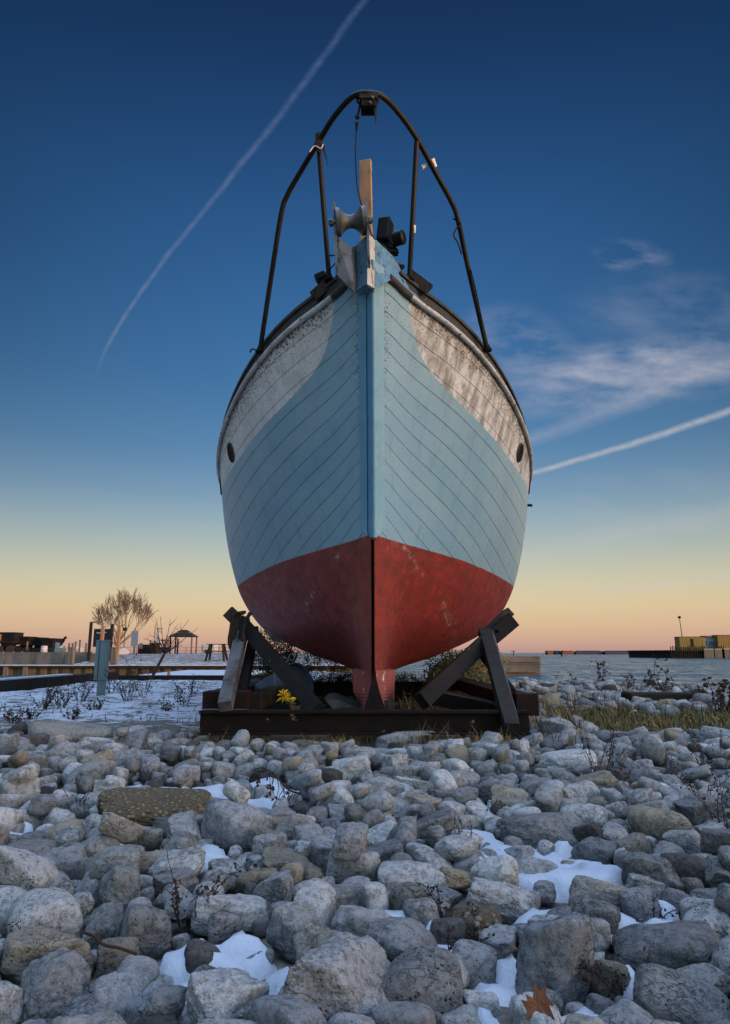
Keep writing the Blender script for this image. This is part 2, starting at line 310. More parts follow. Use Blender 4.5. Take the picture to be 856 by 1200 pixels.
# ------------------------------------------------------------------ object helpers
def tag(o, label=None, cat=None, group=None, kind=None):
    if label: o['label'] = label
    if cat: o['category'] = cat
    if group: o['group'] = group
    if kind: o['kind'] = kind
    return o
WL = {}
def wl(o): return WL.get(o.name, Vector((0, 0, 0)))
def thing(name, label, cat, loc=(0, 0, 0), group=None):
    o = bpy.data.objects.new(name, None); C.objects.link(o); o.location = loc; o.empty_display_size = .2
    WL[o.name] = Vector(loc); return tag(o, label, cat, group)
class MB:
    def __init__(s): s.v = []; s.f = []; s.mi = []; s.uv = None; s.k = 0
    def add(s, vs, fs):
        b = len(s.v); s.v += [Vector(a) for a in vs]; s.f += [[b + i for i in f] for f in fs]; s.mi += [s.k] * len(fs); return s
    def box(s, c, size, rot=None):
        c = Vector(c); h = Vector(size) / 2
        vs = [Vector((x * h.x, y * h.y, z * h.z)) for x in (-1, 1) for y in (-1, 1) for z in (-1, 1)]
        if rot: vs = [rot @ a for a in vs]
        return s.add([c + a for a in vs], [(0, 1, 3, 2), (4, 6, 7, 5), (0, 4, 5, 1), (2, 3, 7, 6), (0, 2, 6, 4), (1, 5, 7, 3)])
    def bar(s, p, q, w, h, up=(0, 0, 1), w2=None, h2=None):
        p, q = Vector(p), Vector(q); d = (q - p).normalized(); u = Vector(up)
        x = d.cross(u).normalized(); y = x.cross(d).normalized(); w2 = w2 or w; h2 = h2 or h
        vs = [p + x * a * w / 2 + y * b * h / 2 for a, b in ((-1, -1), (1, -1), (1, 1), (-1, 1))] + [q + x * a * w2 / 2 + y * b * h2 / 2 for a, b in ((-1, -1), (1, -1), (1, 1), (-1, 1))]
        return s.add(vs, [(0, 3, 2, 1), (4, 5, 6, 7), (0, 1, 5, 4), (1, 2, 6, 5), (2, 3, 7, 6), (3, 0, 4, 7)])
    def tube(s, pts, rad, n=10):
        pts = [Vector(a) for a in pts]; rad = rad if isinstance(rad, (list, tuple)) else [rad] * len(pts)
        vs = []; ref = None
        for i, a in enumerate(pts):
            t = (pts[min(i + 1, len(pts) - 1)] - pts[max(i - 1, 0)])
            t = t.normalized() if t.length > 1e-9 else Vector((0, 0, 1))
            if ref is None: ref = t.orthogonal().normalized()
            ref = (ref - t * ref.dot(t)); ref = ref.normalized() if ref.length > 1e-6 else t.orthogonal().normalized()
            b = t.cross(ref)
            vs += [a + (ref * math.cos(k * 2 * math.pi / n) + b * math.sin(k * 2 * math.pi / n)) * rad[i] for k in range(n)]
        fs = [(i * n + k, i * n + (k + 1) % n, (i + 1) * n + (k + 1) % n, (i + 1) * n + k) for i in range(len(pts) - 1) for k in range(n)]
        fs += [tuple(range(n))[::-1], tuple((len(pts) - 1) * n + k for k in range(n))]
        return s.add(vs, fs)
    def prism(s, poly, off):          # polygon (3D points) pushed along off
        off = Vector(off); n = len(poly); poly = [Vector(a) for a in poly]
        return s.add(poly + [a + off for a in poly], [tuple(range(n))[::-1], tuple(range(n, 2 * n))] + [(i, (i + 1) % n, n + (i + 1) % n, n + i) for i in range(n)])
    def lathe(s, c, axis, prof, n=28):  # prof: (along, radius)
        c = Vector(c); ax = Vector(axis).normalized(); u = ax.orthogonal().normalized(); w = ax.cross(u)
        vs = [c + ax * a + (u * math.cos(2 * math.pi * k / n) + w * math.sin(2 * math.pi * k / n)) * r for a, r in prof for k in range(n)]
        fs = [(i * n + k, i * n + (k + 1) % n, (i + 1) * n + (k + 1) % n, (i + 1) * n + k) for i in range(len(prof) - 1) for k in range(n)]
        fs += [tuple(range(n))[::-1], tuple((len(prof) - 1) * n + k for k in range(n))]
        return s.add(vs, fs)
    def build(s, name, mat, parent=None, smooth=False, bevel=0., label=None, cat=None, group=None, kind=None, fix=True):
        V = np.array([tuple(a) for a in s.v]); lo, hi = V.min(0), V.max(0)
        org = Vector(((lo[0] + hi[0]) / 2, (lo[1] + hi[1]) / 2, lo[2]))
        me = bpy.data.meshes.new(name); me.from_pydata([tuple(a - org) for a in s.v], [], s.f); me.validate()
        for m in (mat if isinstance(mat, (list, tuple)) else [mat]): me.materials.append(m)
        if len(me.polygons) == len(s.mi): me.polygons.foreach_set('material_index', s.mi)
        if fix:
            bm = bmesh.new(); bm.from_mesh(me); bmesh.ops.recalc_face_normals(bm, faces=bm.faces); bm.to_mesh(me); bm.free()
        if smooth:
            me.polygons.foreach_set('use_smooth', [True] * len(me.polygons))
            try: me.set_sharp_from_angle(angle=R(40))
            except Exception: pass
        o = bpy.data.objects.new(name, me); C.objects.link(o)
        if bevel:
            b = o.modifiers.new('bevel', 'BEVEL'); b.width = bevel; b.segments = 2; b.limit_method = 'ANGLE'; b.angle_limit = R(40)
        WL[o.name] = org
        if parent is not None: o.parent = parent; o.location = org - wl(parent)
        else: o.location = org
        return tag(o, label, cat, group, kind)
def spline(pts, n=10):
    pts = [Vector(a) for a in pts]; out = []
    P = [pts[0] * 2 - pts[1]] + pts + [pts[-1] * 2 - pts[-2]]
    for i in range(1, len(P) - 2):
        for k in range(n):
            t = k / n; a, b, c, d = P[i - 1], P[i], P[i + 1], P[i + 2]
            out.append(.5 * ((2 * b) + (c - a) * t + (2 * a - 5 * b + 4 * c - d) * t * t + (3 * b - a - 3 * c + d) * t ** 3))
    return out + [pts[-1]]
def copy_tree(o, parent=None, loc=None, rotz=None, scale=None):
    c = o.copy(); C.objects.link(c); c.parent = parent
    if loc is not None: c.location = loc
    if rotz is not None: c.rotation_euler.z = rotz
    if scale is not None: c.scale = (scale,) * 3 if not isinstance(scale, tuple) else scale
    for ch in o.children: copy_tree(ch, c)
    return c
# ------------------------------------------------------------------ numeric noise
def _h(ix, iy, iz, seed):
    n = (ix * 374761393 + iy * 668265263 + iz * 2147483647 + seed * 1274126177) & 0xffffffff
    n = ((n ^ (n >> 13)) * 1274126177) & 0xffffffff; n = n ^ (n >> 16)
    return (n & 0xffff) / 65535.0
def vnoise(P, seed=0):
    P = np.asarray(P, float); I = np.floor(P).astype(np.int64); F = P - I; F = F * F * F * (F * (F * 6 - 15) + 10); o = 0
    for a in (0, 1):
        for b in (0, 1):
            for c in (0, 1):
                w = (F[:, 0] if a else 1 - F[:, 0]) * (F[:, 1] if b else 1 - F[:, 1]) * (F[:, 2] if c else 1 - F[:, 2])
                o = o + w * _h(I[:, 0] + a, I[:, 1] + b, I[:, 2] + c, seed)
    return o * 2 - 1
def fbm(P, oct=4, seed=0, gain=.5):
    P = np.asarray(P, float); o = 0; a = 1; t = 0
    for k in range(oct): o = o + a * vnoise(P * (2.03 ** k) + 13.7 * k, seed + k); t += a; a *= gain
    return o / t
def ss(a, b, x): t = np.clip((x - a) / (b - a), 0, 1); return t * t * (3 - 2 * t)

# ------------------------------------------------------------------ ground
WATER = -0.60
def shore_y(X): return np.interp(X, [-40, 3.5, 5.5, 7, 9, 11.8, 15, 20, 40, 120], [33.5, 33.5, 34, 33, 29, 21, 17, 14, 9, 4])
SNOW_PX = [(300, 935, 62, 26), (245, 1005, 42, 13), (600, 1003, 60, 26), (668, 998, 60, 20), (650, 1030, 90, 16), (690, 1075, 105, 24), (790, 1090, 50, 22), (470, 1090, 62, 24), (500, 1108, 45, 16),
           (270, 1120, 80, 34), (300, 1165, 95, 42), (215, 1120, 40, 40), (585, 1150, 48, 58), (755, 1160, 34, 42), (36, 1042, 40, 12), (20, 1018, 30, 9), (830, 972, 34, 14), (830, 1110, 40, 18), (700, 1018, 36, 10),
           (690, 905, 26, 7), (735, 902, 22, 8), (560, 980, 30, 10), (180, 1100, 22, 18), (660, 1195, 80, 14), (400, 1135, 30, 12)]
_r = random.Random(4)
for _ in range(34): SNOW_PX.append((_r.uniform(0, 856), _r.uniform(900, 1190), _r.uniform(12, 30), _r.uniform(5, 12)))
SNOW_E = []
for x_, y_, w_, h_ in SNOW_PX:
    c_ = atz(x_, y_, .04); a_ = atz(x_ + w_, y_, .04); f_ = atz(x_, y_ - h_, .04); n_ = atz(x_, y_ + h_, .04)
    SNOW_E.append(((c_.x, (f_.y + n_.y) / 2), abs(a_.x - c_.x), abs(f_.y - n_.y) / 2))
def snow_mask(X, Y):
    m = np.zeros_like(X)
    wob = .42 * fbm(np.stack([X * 4.1, Y * 4.1, X * 0], -1), 4, 5)
    for (cx, cy), a, b in SNOW_E:
        d = np.sqrt(((X - cx) / a) ** 2 + ((Y - cy) / b) ** 2); m = np.maximum(m, 1 - ss(.62, 1.15, d + wob))
    return np.clip(m - .55 * np.clip(fbm(np.stack([X * 7.7, Y * 7.7, X * 0], -1), 3, 31) - .12, 0, 1) * 2.2, 0, 1)
def ground_z(X, Y):
    X = np.atleast_1d(np.asarray(X, float)); Y = np.atleast_1d(np.asarray(Y, float))
    z = .03 * fbm(np.stack([X * .8, Y * .8, X * 0], -1), 4, 3) * ss(4, 8, Y)
    z = z + .06 * ss(5.5, 9, Y) * ss(0, -2.5, X) * ss(26, 18, Y) + .05 * ss(6, 9, Y) * fbm(np.stack([X * 2.1, Y * 2.1, X * 0], -1), 3, 9) * ss(1.5, -1.5, X)
    sh = shore_y(X) - Y                       # distance inland of the waterline
    drop = -.74 * ss(17, 2.5, sh) * ss(2.5, 6.0, X) - 1.2 * ss(0, -6, sh) * ss(2.0, 5.0, X)
    return z + drop
def terrain_z(X, Y):
    z = ground_z(X, Y)
    far = (Y > 45.97) & (X < 4)
    zf = .02 + .73 * ss(46, 62, Y) + .05 * fbm(np.stack([X * .25, Y * .25, X * 0], -1), 4, 11)
    zf = np.where((X < -20.55), np.where(Y > 52.22, .78 + .04 * fbm(np.stack([X * .3, Y * .3, X * 0], -1), 3, 2), .0), zf)
    zf = zf - 3.2 * ss(105, 135, Y) - 3.2 * ss(-2, 3.5, X)
    basin = (((Y > 21.52) & (Y <= 45.97) & (X < 5.5)) | ((X < -7.52) & (Y > 13.9) & (Y <= 45.97)))
    basin = basin & ~((X > -3.0) & (Y < 33))
    z = np.where(basin, -1.9, z); z = np.where(far, zf, z)
    z = np.where((Y > 45.97) & (X >= 4), -2.5, z)
    return z
def axis(*seg):
    o = []
    for a, b, n in seg: o += list(np.linspace(a, b, n, endpoint=False))
    return o
xs = np.array(sorted(axis((-900, -120, 8), (-120, -40, 14), (-40, -12, 40), (-12, -7.6, 22), (-7.5, 13, 190), (13, 30, 40), (30, 120, 16), (120, 400, 5)) + [-20.6, -20.5, -7.55, -3.05, -2.95, 400]))
ysx = np.array(sorted(axis((-300, -40, 10), (-40, 0, 14), (0, 6, 30), (6, 21, 130), (21.6, 45.9, 70), (46.1, 52, 14), (52.3, 62, 20), (62, 110, 24), (110, 140, 8)) + [13.88, 13.92, 21.5, 21.54, 45.95, 45.99, 52.2, 52.24, 140]))
XX, YY = np.meshgrid(xs, ysx)
ZZ = terrain_z(XX.ravel(), YY.ravel())
nx, ny = len(xs), len(ysx)
me = bpy.data.meshes.new('ground')
ii = (np.arange(ny - 1)[:, None] * nx + np.arange(nx - 1)[None, :]).ravel()
me.from_pydata(np.stack([XX.ravel(), YY.ravel(), ZZ], -1).tolist(), [], np.stack([ii, ii + 1, ii + nx + 1, ii + nx], -1).tolist())
me.polygons.foreach_set('use_smooth', [True] * len(me.polygons))
fx, fy = XX.ravel(), YY.ravel()
snow = .28 + .21 * ss(7.2, 9, fy) * ss(-.3, -2.2, fx) - .03 * ss(24, 46, fy) * (fx < 3) - .06 * ss(46, 56, fy)
snow = snow + .12 * ((fx < -8) & (fy < 14)) - .2 * ss(.5, 3, fx) * (fy > 7) - .3 * (fy < 6)
at_ = me.attributes.new('snow', 'FLOAT', 'POINT'); at_.data.foreach_set('value', snow.astype(np.float32))
me.materials.append(M['soil'])
o = bpy.data.objects.new('ground', me); C.objects.link(o); tag(o, 'dark gravelly shore ground dusted with snow', None, None, 'structure')

w = MB(); w.add([(-6000, -600, WATER), (6000, -600, WATER), (6000, 9000, WATER), (-6000, 9000, WATER)], [(0, 1, 2, 3)])
w.build('water', M['water'], kind='structure', label='rippled blue grey harbour water')

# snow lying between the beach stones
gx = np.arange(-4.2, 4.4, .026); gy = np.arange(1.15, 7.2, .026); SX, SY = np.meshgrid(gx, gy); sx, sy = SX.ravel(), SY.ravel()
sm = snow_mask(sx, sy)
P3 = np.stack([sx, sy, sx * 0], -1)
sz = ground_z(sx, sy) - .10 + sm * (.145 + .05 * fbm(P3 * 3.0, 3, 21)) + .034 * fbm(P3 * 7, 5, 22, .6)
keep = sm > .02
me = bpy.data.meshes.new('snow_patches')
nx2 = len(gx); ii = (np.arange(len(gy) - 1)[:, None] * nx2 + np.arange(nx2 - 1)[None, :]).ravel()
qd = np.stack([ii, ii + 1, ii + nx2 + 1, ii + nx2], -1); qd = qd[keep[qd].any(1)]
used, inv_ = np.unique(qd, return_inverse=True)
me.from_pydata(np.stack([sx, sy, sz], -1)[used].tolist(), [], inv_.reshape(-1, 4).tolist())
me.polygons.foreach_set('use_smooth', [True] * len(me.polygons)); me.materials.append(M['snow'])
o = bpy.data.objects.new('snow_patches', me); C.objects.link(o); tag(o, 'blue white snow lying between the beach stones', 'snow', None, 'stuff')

# ------------------------------------------------------------------ unseen building added behind the viewer to keep low sun off the shore
def shade_building():
    d = Vector((D.x, D.y, 0)).normalized(); n = Vector((-d.y, d.x, 0))        # n: sideways
    if n.y < 0: n = -n
    c = Vector((0, 8, 0)) + d * 66 + n * -2.0
    rot = Matrix((n, d, Vector((0, 0, 1)))).transposed()
    t = thing('warehouse', 'long grey metal warehouse behind the photographer shading the shore', 'warehouse', c)
    b = MB(); b.box(c + Vector((0, 0, 4.0)), (46, 12, 8.0), rot); b.build('wall', M['concrete'], t)
    b = MB(); b.box(c + Vector((0, 0, 8.15)), (46.6, 12.6, .3), rot); b.build('roof', M['roof_dark'], t)
    for k in (-14, 0, 14):
        b = MB(); b.box(c - d * 6.02 + n * k + Vector((0, 0, 2.2)), (4.6, .1, 4.4), rot); b.build('roller_door', M['dim_white'], t)
shade_building()

# ------------------------------------------------------------------ boat basin on the left
t = thing('basin_curb', 'low dark timber curb running away beside the snowy bank on the left', 'curb', (-7.6, 17, 0))
b = MB(); b.box((-7.62, 17.4, .12), (.32, 7.6, .34)); b.build('timber', M['darkwood'], t, bevel=.02)
b = MB(); b.box((-7.66, 16.4, .305), (.26, 3.4, .03)); b.build('snow_cap', M['snow'], t)
b = MB(); b.box((-7.85, 17.7, -.8), (.14, 7.4, 1.5)); b.build('sheet_wall', M['sheetpile'], t)
t = thing('near_quay_wall', 'dark timber quay edge behind the snowy bank and teal pedestal', 'quay wall', (-5.3, 21.6, 0))
b = MB(); b.box((-5.25, 21.42, -.5), (4.5, .22, 1.35)); b.build('wall', M['darkwood'], t)
t = thing('snowy_dock', 'low dock slab covered in bright snow left of the cradle', 'dock', (-6.8, 31, 0))
b = MB(); b.box((-7.0, 32.5, -.5), (4.6, 8, .8)); b.build('slab', M['sheetpile'], t)
b = MB(); b.box((-7.0, 32.5, -.06), (4.5, 7.9, .07)); b.build('snow_cap', M['snow'], t, bevel=.02)
for x_ in (455,):
    b = MB(); pp = at(199, 789, 28.45); b.tube([(pp.x, 28.35, -.4), (pp.x, 28.35, .12)], .06, 10); b.build('bollard_post', M['orangewood'], t)
t = thing('far_quay_wall', 'long rust brown sheet pile quay wall with a snowy ledge', 'quay wall', (-18, 46, 0))
b = MB()
x0 = -34.
while x0 < 0:
    b.box((x0 + .35, 45.92, -.85), (.38, .2, 1.5)); b.box((x0 + .72, 46.0, -.85), (.36, .1, 1.5)); x0 += .74
b.build('sheet_piling', M['sheetpile'], t)
b = MB(); b.box((-17, 45.9, -.06), (34.4, .5, .16)); b.build('cap_beam', M['darkwood'], t)
b = MB(); b.box((-17, 45.9, .045), (34.4, .46, .05)); b.build('snow_cap', M['snow'], t)
for x_ in (6, 29):
    pp = at(x_, 790, 45.6); b = MB(); b.box((pp.x, 45.68, -.7), (.28, .2, 1.3)); b.build('fender', M['pile_grey'], t)
t = thing('concrete_wall', 'pale concrete retaining wall of wide panels above the far quay', 'wall', (-26, 52, 0))
xa = at(108, 770, 52).x
k = 0; x0 = -40.
while x0 < xa:
    w_ = min(2.2, xa - x0 + .01)
    b = MB(); b.box((x0 + w_ / 2, 52.1, .42), (w_ - .03, .26, .96)); b.build('panel', M['concrete'], t, bevel=.01); x0 += 2.2; k += 1
t = thing('concrete_block', 'short pale concrete block wall between the two grey piles', 'wall', at(118, 770, 51) * 1)
b = MB(); pp = at(118, 770, 51); b.box((pp.x, 51, .35), (1.5, .5, .9)); b.build('block', M['concrete'], t, bevel=.02)
for i, (x_, lab) in enumerate([(85, 'grey square dock pile left of the teal pedestal'), (135, 'grey square dock pile right of the teal pedestal')]):
    pp = at(x_, 770, 46.6); b = MB(); b.box((pp.x, 46.4, .3), (.36, .36, 1.75)); b.box((pp.x, 46.4, 1.19), (.42, .42, .05))
    b.build('dock_pile', M['pile_grey'], label=lab, cat='pile', group='grey dock piles', bevel=.02)

# teal utility pedestal
c = at(119, 807, 13.6); gz = float(ground_z(c.x, 13.6)[0])
t = thing('utility_pedestal', 'tall teal grey steel dock power pedestal standing in snow', 'pedestal', (c.x, 13.6, gz))
rt = Matrix.Rotation(R(12), 3, 'Z')
b = MB(); b.box((c.x - .0, 13.6, gz + .25), (.145, .16, .6), rt); b.build('stem', M['teal'], t, bevel=.008)
b = MB(); b.box((c.x - .02, 13.58, gz + .66), (.235, .2, .74), rt); b.build('cabinet', M['teal'], t, bevel=.012)
b = MB(); b.box((c.x - .02, 13.58, gz + 1.035), (.25, .215, .03), rt); b.build('lid', M['teal'], t, bevel=.006)
b = MB(); b.box((c.x - .045, 13.475, gz + .66), (.012, .02, .7), rt); b.build('door_seam', M['navy'], t)

# ------------------------------------------------------------------ objects on the far bank, left
def fz(Y, X=-15): return float(terrain_z(np.array([X]), np.array([Y]))[0])
def span(x0, x1, yt, yb, Y): a, b_ = at(x0, yb, Y), at(x1, yt, Y); return a.x, b_.x, a.z, b_.z
def wagon(x0, x1, yt, yb, Y, label, extra):
    a, b2, z0, z1 = span(x0, x1, yt, yb, Y); z0 = fz(Y, (a + b2) / 2); w_ = b2 - a; h_ = z1 - z0; cx = (a + b2) / 2
    t = thing('box_trailer', label, 'trailer', (cx, Y, z0), 'dark trailers parked along the far bank')
    b = MB(); b.box((cx, Y, z0 + h_ * .74), (w_ * .98, 1.7, h_ * .46))
    for k in range(7): b.box((a + w_ * (k + .5) / 7, Y - .87, z0 + h_ * .74), (w_ * .02, .05, h_ * .46))
    b.build('box', M['vehicle_dark'], t, bevel=.02)
    b = MB(); b.box((cx, Y, z0 + h_ * .53), (w_ * .98 + .05, 1.8, h_ * .05)); b.box((cx, Y, z0 + h_ * .985), (w_ * .98 + .05, 1.8, .03)); b.build('rail', M['darkwood'], t)
    b = MB(); n_ = 4
    b.add([(cx - w_ * .35, Y - .6, z0 + h_ * .5), (cx + w_ * .3, Y - .6, z0 + h_ * .5), (cx + w_ * .3, Y + .6, z0 + h_ * .5), (cx - w_ * .35, Y + .6, z0 + h_ * .5),
           (cx - w_ * .2, Y - .4, z0 + h_ * .2), (cx + w_ * .12, Y - .4, z0 + h_ * .2), (cx + w_ * .12, Y + .4, z0 + h_ * .2), (cx - w_ * .2, Y + .4, z0 + h_ * .2)],
          [(0, 1, 2, 3), (7, 6, 5, 4), (0, 4, 5, 1), (1, 5, 6, 2), (2, 6, 7, 3), (3, 7, 4, 0)])
    b.build('hopper', M['vehicle_dark'], t)
    for sx_ in (-.3, .3):
        for sy_ in (-.75, .75):
            b = MB(); b.lathe((cx + sx_ * w_, Y + sy_ - .1, z0 + h_ * .19), (0, 1, 0), [(0, h_ * .08), (0.01, h_ * .19), (.2, h_ * .19), (.21, h_ * .08)], 20); b.build('wheel', M['tyre'], t)
    if extra == 'window':
        b = MB(); b.box((a + w_ * .18, Y - .88, z0 + h_ * .75), (w_ * .2, .04, h_ * .28)); b.build('side_panel', M['orangewood'], t)
    if extra == 'ladder':
        b = MB(); b.box((b2 - w_ * .08, Y - .9, z0 + h_ * .45), (w_ * .1, .05, h_ * .5)); b.build('ladder', M['orangewood'], t)
wagon(0, 23, 741, 765, 62, 'dark box trailer with a light side panel, leftmost on the far bank', 'window')
wagon(24, 40, 746, 765, 63, 'small dark box trailer second from the left with an orange ladder', 'ladder')
wagon(41, 53, 747, 765, 64, 'narrow dark box trailer between the small one and the white drum', '')
wagon(53, 68, 748, 765, 63, 'dark box trailer just left of the teal cabinet on the far bank', '')
pp = at(52, 761, 58); z0 = fz(58, pp.x)
t = thing('white_drum', 'dull white drum standing in front of the dark trailers', 'drum', (pp.x, 58, z0))
b = MB(); b.lathe((pp.x, 58, z0), (0, 0, 1), [(0, .24), (.02, .26), (.3, .26), (.31, .275), (.33, .26), (.62, .26), (.64, .24)], 20); b.build('barrel', M['dim_white'], t, smooth=True)
b = MB(); b.lathe((pp.x, 58, z0 + .64), (0, 0, 1), [(0, .25), (.04, .25)], 20); b.build('lid', M['pile_grey'], t)
a, b2, z0, z1 = span(65, 77, 756, 769, 53); zz = fz(53, a)
t = thing('teal_cabinet', 'low teal electrical cabinet on the concrete wall', 'cabinet', (a, 53, zz))
b = MB(); b.box(((a + b2) / 2, 53, zz + .22), (b2 - a, .5, .5)); b.build('body', M['teal'], t, bevel=.02)
b = MB(); b.box((a + .1, 53, zz + .55), (.2, .4, .6)); b.build('riser', M['teal'], t, bevel=.02)
# sawn rear of a loader with raised arm: dark machine
a, b2, z0, z1 = span(66, 76, 748, 760, 66); zz = fz(66, a)
t = thing('excavator_arm', 'dark tilted digger arm sticking up beside the trailers', 'digger', (a, 66, zz))
b = MB(); b.bar((a, 66, zz + .3), (b2 - .1, 66, zz + 1.3), .22, .3); b.bar((b2 - .1, 66, zz + 1.3), (b2 + .15, 66, zz + 1.55), .16, .2); b.build('arm', M['vehicle_dark'], t)
b = MB(); b.box(((a + b2) / 2, 66, zz + .35), ((b2 - a), .9, .7)); b.build('body', M['orangewood'], t, bevel=.1)
# posts and pennant rail
for i, x_ in enumerate((81, 85, 88.5, 93.5, 101)):
    yt = (754, 754, 752, 750, 754)[i]; a, b2, z0, z1 = span(x_ - .7, x_ + .7, yt, 765, 60); zz = fz(60, a)
    b = MB(); b.box(((a + b2) / 2, 60, (zz + z1) / 2), (.12, .12, z1 - zz)); b.box(((a + b2) / 2, 60, z1), (.15, .15, .04))
    b.build('fence_post', M['pile_grey'], label='%s grey post in the row left of the dark board' % ('first', 'second', 'third', 'tallest', 'last')[i], cat='post', group='grey posts on the far bank')
# snow covered rubble heaps
def heap(x0, x1, yt, Y, label, mats):
    a, b2, z0, z1 = span(x0, x1, yt, 766, Y); zz = fz(Y, a); cx = (a + b2) / 2
    me = bpy.data.meshes.new('snow_heap'); bm = bmesh.new(); bmesh.ops.create_icosphere(bm, subdivisions=4, radius=1)
    P = np.array([v.co[:] for v in bm.verts]); n = fbm(P * 2.3 + cx, 4, 3)
    for v, k in zip(bm.verts, n): v.co = Vector((v.co.x * (b2 - a) / 2, v.co.y * .9, max(v.co.z, -.1) * (z1 - zz))) * (1 + .35 * k)
    bm.to_mesh(me); bm.free(); me.materials.append(mats); me.polygons.foreach_set('use_smooth', [True] * len(me.polygons))
    o = bpy.data.objects.new('snow_heap', me); C.objects.link(o); o.location = (cx, Y, zz); tag(o, label, 'snow heap', 'snow heaps on the far bank')
M['old_snow'] = surf('dirty_snow', (.34, .33, .34), (.2, .19, .19), .9, 3, .4)
heap(86, 97, 758, 61, 'small sunlit snow heap between the grey posts', M['old_snow'])
heap(66, 76, 758, 60, 'small snow heap beside the teal cabinet', M['old_snow'])
heap(128, 150, 760, 57, 'long low snow heap at the foot of the bare tree', M['old_snow'])
# dark board in a frame
Y = 50; a, b2, z0, z1 = span(107, 133, 731, 766, Y); zz = 0.3
t = thing('notice_board', 'dark navy board between two tall posts with snow on top', 'board', ((a + b2) / 2, Y, zz))
b = MB(); b.box(((a + b2) / 2, Y, at(0, 747, Y).z), (b2 - a - .2, .12, at(0, 737, Y).z - at(0, 759, Y).z)); b.build('panel', M['navy'], t)
for x_, yt in ((107.3, 729), (132, 731)):
    pp = at(x_, yt, Y); b = MB(); b.box((pp.x, Y, (pp.z + zz) / 2), (.17, .17, pp.z - zz)); b.build('post', M['darkwood'], t)
pp = at(120, 736.3, Y); b = MB(); b.box((pp.x, Y, pp.z), (b2 - a - .25, .22, .09)); b.build('snow_cap', M['snow'], t)
b = MB()
for dx_, dz_ in ((-.35, .02), (.35, .05)): b.bar((pp.x, Y - .08, at(0, 742, Y).z), (pp.x + dx_, Y - .08, at(0, 742, Y).z + dz_), .03, .05)
b.build('pale_emblem', M['dim_white'], t)
for x_, yt, lab, YY_ in ((121, 735, 'orange timber post in front of the dark navy board', 49), (140, 735, 'orange timber post right of the dark navy board', 51)):
    pp = at(x_, yt, YY_); b = MB(); b.box((pp.x, YY_, (pp.z + .2) / 2), (.2, .2, pp.z - .2)); b.box((pp.x, YY_, pp.z + .015), (.16, .16, .03))
    b.build('timber_post', M['orangewood'], label=lab, cat='post', group='orange timber posts')
# low clutter right of the tree
a, b2, z0, z1 = span(153.5, 162.5, 739.5, 757.5, 60)
t = thing('blank_sign', 'pale blue grey blank sign panel right of the bare tree', 'sign', ((a + b2) / 2, 60, .7))
b = MB(); b.box(((a + b2) / 2, 60, (z0 + z1) / 2), (b2 - a, .1, z1 - z0)); b.build('panel', M['blue_box'], t)
b = MB(); b.box(((a + b2) / 2, 60.1, (z0 + .7) / 2 + .1), (.14, .1, z0 - .3)); b.build('post', M['pile_grey'], t)
pp = at(147, 736, 62); t = thing('small_sign', 'small square sign on a thin pole in front of the tree', 'sign', (pp.x, 62, .75))
b = MB(); b.tube([(pp.x, 62, .7), (pp.x, 62, pp.z)], .05, 8); b.build('pole', M['pile_grey'], t)
b = MB(); b.box((pp.x, 61.9, pp.z - .1), (.36, .04, .3)); b.build('plate', M['darkwood'], t)
def box_thing(name, x0, x1, yt, Y, mat, label, cat, depth=1.2, roofm=None, group=None):
    a, b2, z0, z1 = span(x0, x1, yt, 765, Y); zz = fz(Y, a)
    t = thing(name, label, cat, ((a + b2) / 2, Y, zz), group)
    b = MB(); b.box(((a + b2) / 2, Y, (zz + z1) / 2), (b2 - a, depth, z1 - zz)); b.build('body', mat, t, bevel=.02)
    b = MB(); b.box(((a + b2) / 2, Y, z1 + .02), (b2 - a + .12, depth + .12, .06)); b.build('top', roofm or M['darkwood'], t)
    return t, a, b2, zz, z1
t, a, b2, zz, z1 = box_thing('storage_silo', 184, 189, 737, 90, M['dim_white'], 'tall pale pinkish silo on the horizon left of the gazebo', 'silo')
b = MB(); b.tube([(a - .2, 89.3, zz), (a - .2, 89.3, z1 + .5)], .06, 6); b.build('ladder_rail', M['pile_grey'], t)
t, a, b2, zz, z1 = box_thing('tool_crate', 164, 177, 756, 64, M['vehicle_dark'], 'low dark crate right of the pale blank sign', 'crate', group='dark crates on the far bank')
b = MB(); b.box((a + .3, 63.3, zz + .7), (.3, .05, .5)); b.build('hatch', M['pile_grey'], t)
t, a, b2, zz, z1 = box_thing('tool_crate', 177, 186, 754, 65, M['darkwood'], 'small dark crate with posts in the middle of the row', 'crate', group='dark crates on the far bank')
for k in (.2, .8): b = MB(); b.box((a + (b2 - a) * k, 64.3, z1 + .1), (.1, .1, .4)); b.build('corner_post', M['pile_grey'], t)
# dark cart
Y = 63; a, b2, z0, z1 = span(187, 200, 750, 764, Y); zz = fz(Y, a)
t = thing('utility_cart', 'dark utility cart with an open frame cab left of the gazebo', 'cart', ((a + b2) / 2, Y, zz))
b = MB(); b.box(((a + b2) / 2, Y, zz + .38), (b2 - a, .9, .42)); b.build('body', M['vehicle_dark'], t, bevel=.03)
b = MB(); b.box(((a + b2) / 2 + .05, Y, z1), ((b2 - a) * .9, .9, .07)); b.build('canopy', M['vehicle_dark'], t)
for x_ in (.08, .6, .95):
    for y_ in (-.4, .4): b = MB(); b.box((a + (b2 - a) * x_, Y + y_, (zz + .5 + z1) / 2), (.06, .05, z1 - zz - .5)); b.build('roof_post', M['vehicle_dark'], t)
for x_ in (.22, .78):
    b = MB(); b.lathe((a + (b2 - a) * x_, Y - .55, zz + .2), (0, 1, 0), [(0, .08), (.01, .2), (.14, .2), (.15, .08)], 18); b.build('wheel', M['tyre'], t)
